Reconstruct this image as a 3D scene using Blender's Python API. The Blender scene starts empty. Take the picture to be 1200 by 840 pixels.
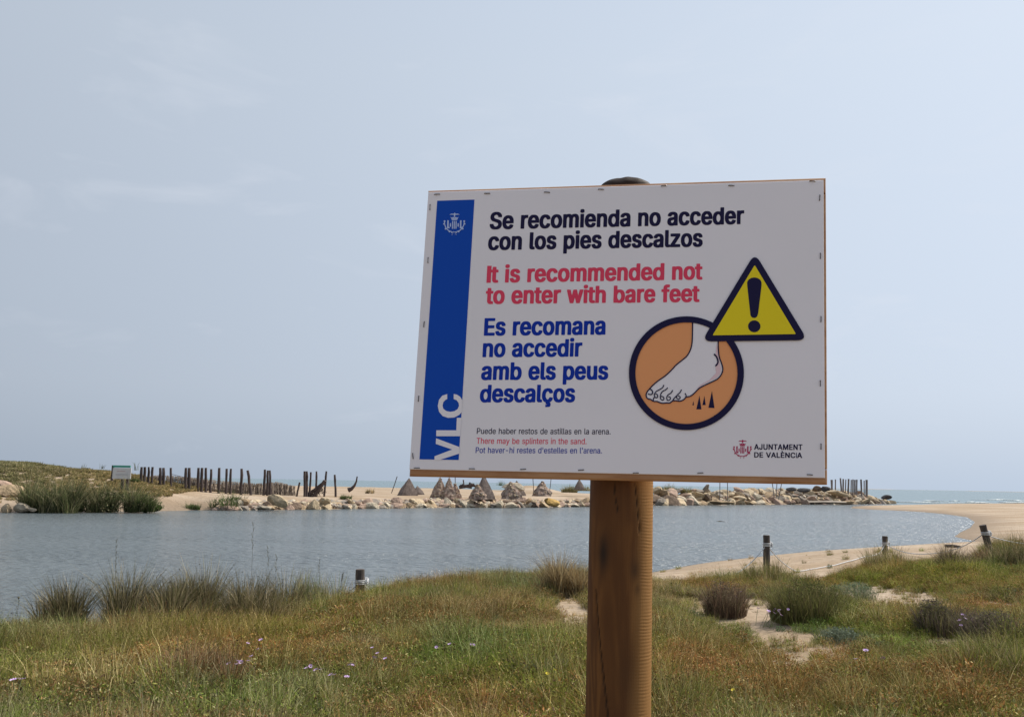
import bpy, math, random
import numpy as np
from mathutils import Vector, Matrix, noise as mnoise
from mathutils.geometry import delaunay_2d_cdt

SC = bpy.context.scene
COL = SC.collection
R = math.radians
rng = np.random.default_rng(11)
random.seed(11)

# ------------------------------------------------------------------ camera
F = 1000.0                       # focal length in pixels of the 1200 px wide photograph
PITCH = math.atan(145.7 / F)
ROLL = R(0.97)
EYE = np.array([0.0, 0.0, 2.5])
_r0 = np.array([1.0, 0, 0]); _f = np.array([0, math.cos(PITCH), math.sin(PITCH)])
_u0 = np.array([0, -math.sin(PITCH), math.cos(PITCH)])
CR = math.cos(ROLL) * _r0 + math.sin(ROLL) * _u0
CU = -math.sin(ROLL) * _r0 + math.cos(ROLL) * _u0
cam = bpy.data.objects.new('camera', bpy.data.cameras.new('camera'))
COL.objects.link(cam); SC.camera = cam
cam.data.sensor_width = 36; cam.data.lens = 36 * F / 1200
cam.data.clip_start = 0.05; cam.data.clip_end = 60000
M = Matrix.Identity(4)
for i in range(3):
    M[i][0] = CR[i]; M[i][1] = CU[i]; M[i][2] = -_f[i]; M[i][3] = EYE[i]
cam.matrix_world = M

# ------------------------------------------------------------------ sky, sun, exposure
SUN_AZ, SUN_EL = 66.0, 50.0
SC.view_settings.view_transform = 'Standard'; SC.view_settings.look = 'None'
SC.view_settings.exposure = 0.22; SC.view_settings.gamma = 1.0
world = bpy.data.worlds.new('World'); SC.world = world; world.use_nodes = True
nt = world.node_tree; N = nt.nodes; Lk = nt.links
bg = N['Background']; bg.inputs[1].default_value = 0.1
sky = N.new('ShaderNodeTexSky'); sky.sky_type = 'NISHITA'; sky.sun_disc = False
sky.sun_elevation = R(SUN_EL); sky.sun_rotation = R(SUN_AZ)
sky.air_density = 1.0; sky.dust_density = 4.0; sky.ozone_density = 1.0
geo = N.new('ShaderNodeTexCoord')
sep = N.new('ShaderNodeSeparateXYZ'); Lk.new(geo.outputs['Generated'], sep.inputs[0])
ramp = N.new('ShaderNodeValToRGB'); Lk.new(sep.outputs[2], ramp.inputs[0])      # haze: whiter low down
for p, c in ((0.0, (3.9, 4.6, 5.6)), (0.10, (4.3, 4.9, 5.8)), (0.45, (4.15, 4.7, 5.45)), (0.95, (3.2, 3.8, 4.8))):
    e = ramp.color_ramp.elements.new(p); e.color = (*[v / 8 for v in c], 1)
ramp.color_ramp.elements.remove(ramp.color_ramp.elements[-1]); ramp.color_ramp.elements.remove(ramp.color_ramp.elements[0])
hz = N.new('ShaderNodeVectorMath'); hz.operation = 'SCALE'; Lk.new(ramp.outputs[0], hz.inputs[0]); hz.inputs['Scale'].default_value = 8.0
# broad brightening of the hazy air towards the sun's side
sd = N.new('ShaderNodeVectorMath'); sd.operation = 'DOT_PRODUCT'; Lk.new(geo.outputs['Generated'], sd.inputs[0])
sd.inputs[1].default_value = (math.sin(R(SUN_AZ)) * math.cos(R(SUN_EL)), math.cos(R(SUN_AZ)) * math.cos(R(SUN_EL)), math.sin(R(SUN_EL)))
mr = N.new('ShaderNodeMapRange'); Lk.new(sd.outputs['Value'], mr.inputs[0])
mr.inputs[1].default_value = -0.05; mr.inputs[2].default_value = 1.0; mr.inputs[3].default_value = 0.89; mr.inputs[4].default_value = 1.55
gl = N.new('ShaderNodeVectorMath'); gl.operation = 'SCALE'; Lk.new(hz.outputs[0], gl.inputs[0]); Lk.new(mr.outputs[0], gl.inputs['Scale'])
mixs = N.new('ShaderNodeMix'); mixs.data_type = 'RGBA'; mixs.inputs[0].default_value = 0.9
Lk.new(sky.outputs[0], mixs.inputs[6]); Lk.new(gl.outputs[0], mixs.inputs[7])
# faint cirrus
mp = N.new('ShaderNodeMapping'); Lk.new(geo.outputs['Generated'], mp.inputs[0]); mp.inputs['Scale'].default_value = (5, 5, 16)
cn = N.new('ShaderNodeTexNoise'); Lk.new(mp.outputs[0], cn.inputs[0]); cn.inputs['Scale'].default_value = 1.0
cn.inputs['Detail'].default_value = 5; cn.inputs['Roughness'].default_value = .55; cn.inputs['Distortion'].default_value = .6
cr = N.new('ShaderNodeMapRange'); Lk.new(cn.outputs[0], cr.inputs[0])
cr.inputs[1].default_value = .55; cr.inputs[2].default_value = .82; cr.inputs[3].default_value = 0; cr.inputs[4].default_value = .32
mixc = N.new('ShaderNodeMix'); mixc.data_type = 'RGBA'; Lk.new(cr.outputs[0], mixc.inputs[0])
Lk.new(mixs.outputs[2], mixc.inputs[6]); mixc.inputs[7].default_value = (6.6, 6.9, 7.6, 1)
Lk.new(mixc.outputs[2], bg.inputs[0])
sun = bpy.data.objects.new('sun', bpy.data.lights.new('sun', 'SUN')); COL.objects.link(sun)
sun.data.energy = 4.8; sun.data.angle = R(0.6); sun.data.color = (1.0, 0.95, 0.87)
sdir = Vector((math.sin(R(SUN_AZ)) * math.cos(R(SUN_EL)), math.cos(R(SUN_AZ)) * math.cos(R(SUN_EL)), math.sin(R(SUN_EL))))
sun.rotation_euler = sdir.to_track_quat('Z', 'Y').to_euler(); sun.location = (30, 10, 40)
SC.cycles.max_bounces = 6; SC.cycles.transparent_max_bounces = 6

# ------------------------------------------------------------------ helpers
def ray(px, py):
    d = _f + CR * ((px - 600) / F) - CU * ((py - 420) / F)
    return d
def U(px, py, z=0.0):            # point of the photograph on the level z
    d = ray(px, py); t = (z - EYE[2]) / d[2]; return EYE + d * t
def AT(px, py, Y):               # point of the photograph at distance Y
    d = ray(px, py); return EYE + d * (Y / d[1])

def tag(o, label=None, cat=None, group=None, kind=None):
    if label: o['label'] = label
    if cat: o['category'] = cat
    if group: o['group'] = group
    if kind: o['kind'] = kind
    return o
def link(name, me, mat=None, parent=None, loc=None):
    o = bpy.data.objects.new(name, me); COL.objects.link(o)
    if mat is not None and not me.materials: me.materials.append(mat)
    if loc is not None: o.location = loc
    if parent: o.parent = parent
    return o
def empty(name, loc):
    o = bpy.data.objects.new(name, None); COL.objects.link(o); o.location = loc; o.empty_display_size = .2; return o
def mesh(name, v, f, smooth=False, col=None):
    me = bpy.data.meshes.new(name)
    v = np.asarray(v, float).reshape(-1, 3)
    me.from_pydata(v.tolist(), [], f if isinstance(f, list) else f.tolist()); me.update()
    if smooth: me.polygons.foreach_set('use_smooth', [True] * len(me.polygons))
    if col is not None:
        a = me.color_attributes.new('col', 'FLOAT_COLOR', 'POINT')
        c = np.ones((len(v), 4)); c[:, :3] = col; a.data.foreach_set('color', c.ravel())
    return me
def relmesh(name, v, f, origin, **k):
    return mesh(name, np.asarray(v, float) - np.asarray(origin), f, **k)

class MB:
    def __init__(s): s.v = []; s.f = []
    def add(s, v, f):
        b = len(s.v); s.v += [tuple(p) for p in v]; s.f += [tuple(i + b for i in q) for q in f]
    def tube(s, pts, rad, seg=8, caps=True, jit=0):
        pts = [np.array(p, float) for p in pts]; n = len(pts)
        rad = rad if hasattr(rad, '__len__') else [rad] * n
        ref = None; vs = []
        for i, p in enumerate(pts):
            t = pts[min(i + 1, n - 1)] - pts[max(i - 1, 0)]; t = t / (np.linalg.norm(t) + 1e-12)
            if ref is None: ref = np.array([0, 0, 1.]) if abs(t[2]) < .9 else np.array([1., 0, 0])
            x = np.cross(ref, t); x /= np.linalg.norm(x); y = np.cross(t, x); ref = np.cross(t, x) if False else ref
            for k in range(seg):
                a = 2 * math.pi * k / seg; rr = rad[i] * (1 + jit * random.uniform(-1, 1))
                vs.append(p + (x * math.cos(a) + y * math.sin(a)) * rr)
        fs = [(i * seg + k, i * seg + (k + 1) % seg, (i + 1) * seg + (k + 1) % seg, (i + 1) * seg + k) for i in range(n - 1) for k in range(seg)]
        if caps: fs += [tuple(range(seg))[::-1], tuple((n - 1) * seg + k for k in range(seg))]
        s.add(vs, fs)
    def box(s, c, X, Y, Z):      # centre and three half-axis vectors
        c, X, Y, Z = [np.array(q, float) for q in (c, X, Y, Z)]
        vs = [c + a * X + b * Y + d * Z for a in (-1, 1) for b in (-1, 1) for d in (-1, 1)]
        s.add(vs, [(0, 1, 3, 2), (4, 6, 7, 5), (0, 4, 5, 1), (2, 3, 7, 6), (0, 2, 6, 4), (1, 5, 7, 3)])
    def mesh(s, name, origin=(0, 0, 0), smooth=False): return relmesh(name, s.v, s.f, origin, smooth=smooth)

def mk(name):
    m = bpy.data.materials.new(name); m.use_nodes = True
    return m, m.node_tree.nodes, m.node_tree.links, m.node_tree.nodes['Principled BSDF']
def matn(name, c1, c2=None, scale=5.0, rough=.8, bump=0.0, bscale=None, detail=6, stretch=(1, 1, 1), spec=.3, dist=.01, lo=.35, hi=.65):
    m, n, l, b = mk(name)
    b.inputs['Roughness'].default_value = rough; b.inputs['Specular IOR Level'].default_value = spec
    tc = n.new('ShaderNodeTexCoord'); mp = n.new('ShaderNodeMapping'); l.new(tc.outputs['Object'], mp.inputs[0]); mp.inputs['Scale'].default_value = stretch
    if c2 is None: b.inputs['Base Color'].default_value = (*c1, 1)
    else:
        t = n.new('ShaderNodeTexNoise'); l.new(mp.outputs[0], t.inputs[0]); t.inputs['Scale'].default_value = scale; t.inputs['Detail'].default_value = detail
        r = n.new('ShaderNodeMapRange'); l.new(t.outputs[0], r.inputs[0]); r.inputs[1].default_value = lo; r.inputs[2].default_value = hi
        x = n.new('ShaderNodeMix'); x.data_type = 'RGBA'; l.new(r.outputs[0], x.inputs[0])
        x.inputs[6].default_value = (*c1, 1); x.inputs[7].default_value = (*c2, 1); l.new(x.outputs[2], b.inputs['Base Color'])
    if bump:
        t2 = n.new('ShaderNodeTexNoise'); l.new(mp.outputs[0], t2.inputs[0]); t2.inputs['Scale'].default_value = bscale or scale * 3; t2.inputs['Detail'].default_value = 8
        bp = n.new('ShaderNodeBump'); bp.inputs['Strength'].default_value = bump; bp.inputs['Distance'].default_value = dist
        l.new(t2.outputs[0], bp.inputs['Height']); l.new(bp.outputs[0], b.inputs['Normal'])
    return m

# ------------------------------------------------------------------ terrain
def sm(x, a, b):
    t = np.clip((x - a) / (b - a), 0, 1); return t * t * (3 - 2 * t)
near_shore = [(-700, 800), (-400, 775), (0, 768), (200, 752), (330, 732), (400, 712), (440, 699), (480, 695), (520, 703), (560, 705), (640, 702), (690, 690), (770, 671.5), (870, 663), (930, 657), (985, 648), (1050, 643.5), (1108, 641.5), (1152, 636)]
tongue = [(1138, 633), (1118, 628.6), (1126, 623), (1137, 618), (1142, 611.4), (1133, 605.7), (1106, 602), (1076, 599.4), (1051, 598), (1023, 597), (996, 595.2)]
bar_sea = [(1000, 593.2), (1050, 592.2), (1090, 591), (1200, 590.2), (1400, 593), (2200, 606)]
far_bank = [(1047, 590), (1000, 590.5), (900, 591), (770, 592), (690, 593.5), (600, 594.5), (500, 594.5), (450, 595.5), (340, 597), (260, 598), (230, 597.5), (190, 598.5), (100, 599.5), (0, 600), (-300, 605), (-900, 618)]
P = lambda L: [U(x, y)[:2] for x, y in L]
fb = P(far_bank)
W_ = P(near_shore) + P(tongue) + P(bar_sea)
W_ += [np.array([3000., 160.]), np.array([3000., 30000.]), np.array([-30000., 30000.]), np.array([-30000., 330.]), np.array([-120., 270.])]
W_ += [AT(300, 566, 215)[:2], AT(560, 566, 200)[:2], AT(690, 567, 170)[:2], fb[3] + [3, 22], fb[2] + [0, 17], fb[1] + [2, 12], fb[0] + [2.5, 3]]
W_ += fb
W_.append(np.array([-120., 30.])); W_.append(np.array([-120., 6.]))
WP = np.array(W_)
def sdf(x, y):                   # > 0 on land
    x = np.asarray(x, float); y = np.asarray(y, float)
    d2 = np.full(x.shape, 1e18); ins = np.zeros(x.shape, bool)
    for a, b in zip(WP, np.roll(WP, -1, 0)):
        ex, ey = b - a; t = np.clip(((x - a[0]) * ex + (y - a[1]) * ey) / (ex * ex + ey * ey), 0, 1)
        d2 = np.minimum(d2, (x - a[0] - t * ex) ** 2 + (y - a[1] - t * ey) ** 2)
        if abs(b[1] - a[1]) > 1e-12:
            c = ((a[1] > y) != (b[1] > y)) & (x < (b[0] - a[0]) * (y - a[1]) / (b[1] - a[1]) + a[0]); ins ^= c
    d = np.sqrt(d2); return np.where(ins, -d, d)
def fbm(x, y, s, seed):          # cheap smooth noise
    g = np.random.default_rng(seed); o = 0; amp = 1
    for k in range(5):
        for j in range(3):
            a = g.uniform(0, 2 * math.pi); ph = g.uniform(0, 6.28)
            o = o + amp * np.sin((x * math.cos(a) + y * math.sin(a)) * s * (1.9 ** k) + ph) / 3
        amp *= .55
    return o
def G(x, y, cx, cy, sx, sy): return np.exp(-((x - cx) / sx) ** 2 - ((y - cy) / sy) ** 2)
def H(x, y):
    x = np.asarray(x, float); y = np.asarray(y, float); d = sdf(x, y)
    # the side the camera stands on
    south = .95 + .29 * sm(x, 2, 9) + .13 * G(x, y, 0, 0, 5, 5)
    south = south + (.42 - south) * sm(y, 24, 42) + .065 * fbm(x, y, 1.3, 3) * sm(25 - y, 0, 10)
    hs = south * (1 - np.exp(-np.maximum(d, 0) / (1.7 + 1.9 * sm(x, 1, 7))))
    # the far bank
    cap = 1.0 + .06 * fbm(x, y, .35, 5)
    cap = cap + 1.1 * sm(x, 22, 38) * sm(y, 70, 95)
    cap = cap - 1.3 * G(x, y, fb[0][0], fb[0][1], 7, 6)
    cap = cap + 1.95 * G(x, y, -39, 72, 9.5, 9) + 1.7 * G(x, y, -52, 73, 12, 9) + .5 * G(x, y, -31.5, 71.5, 3.6, 6) + .25 * fbm(x, y, .5, 9) * G(x, y, -42, 71, 12, 8)
    cap = cap + .35 * G(x, y, -26, 69, 3.2, 3)
    cap = cap + 1.3 * G(x, y, 3, 128, 4.2, 6) * .9 + .7 * G(x, y, -1.5, 96, 2.5, 2.2)
    hn = cap * (1 - np.exp(-np.maximum(d, 0) / (2.0 + 3.5 * G(x, y, -42, 70, 14, 12))))
    near = x * .55 + 48
    isn = (y > np.interp(x / np.maximum(y, 1), [.355, .38, .40, .45], [40, 126, 131, 146])) & (x < (fb[0][0] / fb[0][1] + .002) * y)
    h = np.where(isn, hn, hs)
    return np.where(d < 0, np.maximum(-1.6, d * .16), h)
def hit(px, py):                 # where the line of sight meets the ground
    d = ray(px, py); t = np.geomspace(3, 400, 2500); q = EYE + d * t[:, None]
    w = np.nonzero(q[:, 2] < np.maximum(H(q[:, 0], q[:, 1]), 0))[0]
    return q[w[0]] if len(w) else q[-1]
def gz(x, y): return float(H(np.array([x]), np.array([y]))[0])

ang = np.concatenate([np.linspace(-48, 48, 430), np.linspace(48, 312, 90)[1:-1]]) * math.pi / 180
rad = np.concatenate([[0], np.geomspace(.6, 330, 310), np.geomspace(420, 9000, 10)])
RR, AA = np.meshgrid(rad, ang, indexing='ij'); X = RR * np.sin(AA); Y = RR * np.cos(AA)
Z = H(X, Y)
nA = len(ang); nR = len(rad)
i, j = np.meshgrid(np.arange(nR - 1), np.arange(nA), indexing='ij'); j2 = (j + 1) % nA
faces = np.stack([i * nA + j, i * nA + j2, (i + 1) * nA + j2, (i + 1) * nA + j], -1).reshape(-1, 4)[:, ::-1]
D = sdf(X, Y)
# grass edge seen from the camera side, as a limit in world space
ge = [(-300, 740), (0, 719), (100, 720), (320, 708), (420, 705), (480, 694), (540, 682), (640, 680), (690, 684), (770, 673), (830, 665), (900, 662), (960, 667), (1010, 660), (1060, 655), (1100, 656), (1150, 650), (1200, 640), (1500, 628)]
gp = np.array([U(a, b - (9 if 410 < a < 720 else 0), .98 if 410 < a < 720 else (1.10 if a < 760 else 1.13))[:2] for a, b in ge]); gth = np.arctan2(gp[:, 0], gp[:, 1]); gr = np.hypot(gp[:, 0], gp[:, 1])
bare = []
for (px, py, rx, ry) in ((880, 724, 85, 40), (1030, 702, 90, 20), (1165, 668, 42, 12), (672, 715, 34, 22), (905, 780, 60, 14), (1110, 765, 50, 10), (1185, 722, 30, 10), (600, 735, 50, 10), (985, 655, 60, 12)):
    c = U(px, py, .95)[:2]; ex = U(px + rx, py, .95)[:2] - c; ey = U(px, py - ry, .95)[:2] - c
    bare.append((c, np.hypot(*ex), np.hypot(*ey)))
def cover(x, y):                 # how densely plants grow on the near bank, 0..1
    th = np.arctan2(x, y); r = np.hypot(x, y)
    lim = np.interp(th, gth, gr)
    g = 1 - sm(r, lim - .5, lim + .7)
    for c, a, b in bare: g = g * (1 - .97 * np.exp(-(((x - c[0]) / a) ** 2 + ((y - c[1]) / b) ** 2) ** 1.5))
    return g
cov = cover(X, Y) * (Y < 30) * (RR < 40)
wet = np.exp(-(np.maximum(D, 0) / 1.9) ** 2)
gme = mesh('ground', np.stack([X, Y, Z], -1).reshape(-1, 3), faces, smooth=True,
           col=np.stack([cov, wet, np.clip(Z / 3, 0, 1)], -1).reshape(-1, 3))
m, n, l, b = mk('sand'); b.inputs['Roughness'].default_value = .9; b.inputs['Specular IOR Level'].default_value = .15
va = n.new('ShaderNodeVertexColor'); va.layer_name = 'col'; sp = n.new('ShaderNodeSeparateColor'); l.new(va.outputs[0], sp.inputs[0])
tc = n.new('ShaderNodeTexCoord')
def nz(scale, detail=6, stretch=None):
    t = n.new('ShaderNodeTexNoise'); t.inputs['Scale'].default_value = scale; t.inputs['Detail'].default_value = detail
    src = tc.outputs['Object']
    if stretch:
        q = n.new('ShaderNodeMapping'); l.new(src, q.inputs[0]); q.inputs['Scale'].default_value = stretch; src = q.outputs[0]
    l.new(src, t.inputs[0]); return t.outputs[0]
def mixc_(f, a, bb):
    x = n.new('ShaderNodeMix'); x.data_type = 'RGBA'
    for s, v in ((0, f), (6, a), (7, bb)):
        if isinstance(v, (tuple, float)): x.inputs[s].default_value = v if isinstance(v, float) else (*v, 1)
        else: l.new(v, x.inputs[s])
    return x.outputs[2]
def mrange(v, a, bb, c=0.0, d=1.0):
    x = n.new('ShaderNodeMapRange'); l.new(v, x.inputs[0])
    for k_, q in enumerate((a, bb, c, d)): x.inputs[k_ + 1].default_value = q
    return x.outputs[0]
dry = mixc_(mrange(nz(.35), .35, .65), (.40, .31, .225), (.325, .25, .18))
dry = mixc_(mrange(nz(9, 8), .4, .62, 0, .5), dry, (.45, .36, .27))
dry = mixc_(mrange(nz(.08, 4, (1, 4, 1)), .42, .58, 0, .85), dry, (.28, .20, .125))
wl = mixc_(mrange(nz(2.5, 8), .52, .62, 0, .55), dry, (.20, .15, .10))
dry = mixc_(mrange(nz(.9, 9, (1, .5, 1)), .5, .62, 0, .6), dry, wl)
wetc = mixc_(sp.outputs[1], dry, (.22, .165, .115))
lit = mixc_(mrange(nz(14, 8), .38, .62), (.085, .062, .033), (.27, .205, .13))
fin = mixc_(sp.outputs[0], wetc, lit)
l.new(fin, b.inputs['Base Color'])
bp = n.new('ShaderNodeBump'); bp.inputs['Strength'].default_value = .8; bp.inputs['Distance'].default_value = .12; l.new(nz(3.2, 10), bp.inputs['Height']); l.new(bp.outputs[0], b.inputs['Normal'])
tag(link('ground', gme, m), kind='structure')

# ------------------------------------------------------------------ water
def water_mat(name, c1, c2, scale, strength, dist, rough, stretch=(1, 1, 1)):
    m, n, l, b = mk(name); tc = n.new('ShaderNodeTexCoord')
    b.inputs['Roughness'].default_value = rough; b.inputs['IOR'].default_value = 1.33
    def nz(s, d, st):
        q = n.new('ShaderNodeMapping'); l.new(tc.outputs['Object'], q.inputs[0]); q.inputs['Scale'].default_value = st
        t = n.new('ShaderNodeTexNoise'); l.new(q.outputs[0], t.inputs[0]); t.inputs['Scale'].default_value = s; t.inputs['Detail'].default_value = d; return t.outputs[0]
    big = nz(.035, 3, (.5, 2.2, 1))
    x = n.new('ShaderNodeMix'); x.data_type = 'RGBA'; l.new(big, x.inputs[0]); x.inputs[6].default_value = (*c1, 1); x.inputs[7].default_value = (*c2, 1)
    l.new(x.outputs[2], b.inputs['Base Color'])
    r = n.new('ShaderNodeMapRange'); l.new(nz(.05, 4, (.35, 2.6, 1)), r.inputs[0]); r.inputs[1].default_value = .42; r.inputs[2].default_value = .6; r.inputs[3].default_value = .72; r.inputs[4].default_value = 1
    h1 = nz(scale, 4, stretch); h2 = nz(scale * .3, 3, stretch)
    ad = n.new('ShaderNodeMath'); ad.operation = 'MULTIPLY_ADD'; l.new(h2, ad.inputs[0]); ad.inputs[1].default_value = .7; l.new(h1, ad.inputs[2])
    mu = n.new('ShaderNodeMath'); mu.operation = 'MULTIPLY'; l.new(ad.outputs[0], mu.inputs[0]); l.new(r.outputs[0], mu.inputs[1])
    bp = n.new('ShaderNodeBump'); bp.inputs['Strength'].default_value = strength; bp.inputs['Distance'].default_value = dist
    l.new(mu.outputs[0], bp.inputs['Height']); l.new(bp.outputs[0], b.inputs['Normal'])
    return m
lag_m = water_mat('lagoon_water', (.075, .095, .105), (.14, .155, .155), 3.2, 1.0, .36, .2, (.8, 1.1, 1))
sea_m = water_mat('sea_water', (.085, .135, .15), (.12, .175, .185), .8, 1.0, .35, .25, (.5, 1.1, 1))
# the two sheets butt along a line that runs behind the far bank
line = [(-30000, 200), (-30, 130), fb[3] + [1, 10], fb[1] + [0, 6], fb[0] + [1, -.6], U(1000, 594.2)[:2], U(1100, 593.3)[:2], (300, 120), (3000, 100)]
line = [np.array(q, float) for q in line]
lv = [(*q, 0.) for q in line] + [(3000, -300, 0.), (-30000, -300, 0.)]
tag(link('lagoon', mesh('lagoon', lv, [tuple(range(len(lv)))[::-1]]), lag_m), kind='structure')
sv = [(*q, 0.) for q in line] + [(30000, 100, 0.), (30000, 50000, 0.), (-30000, 50000, 0.)]
tag(link('sea', mesh('sea', sv, [tuple(range(len(sv)))]), sea_m), kind='structure')
# breaking waves on the outer side of the sand bar
foam = matn('foam', (.75, .76, .74), (.35, .42, .42), 3, .7, .6, 9)
mbf = MB()
for k in range(26):
    u_ = random.random(); px = 1068 + 240 * u_ ** .9; py = random.choice([588.6, 587.2, 589.2, 586.0]) + random.uniform(-.4, .4)
    c = U(px, py); L_ = random.uniform(1.2, 5); hh = random.uniform(.10, .28)
    pts = [c + [t * L_, .4 * math.sin(t * 3 + k), hh * .3] for t in np.linspace(-1, 1, 7)]
    mbf.tube(pts, [max(.02, hh * (1 - t * t)) for t in np.linspace(-1, 1, 7)], 6, jit=.25)
tag(link('surf', mbf.mesh('surf', smooth=True), foam), 'low white surf breaking on the outer side of the sand bar', 'surf', kind='stuff')

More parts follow.
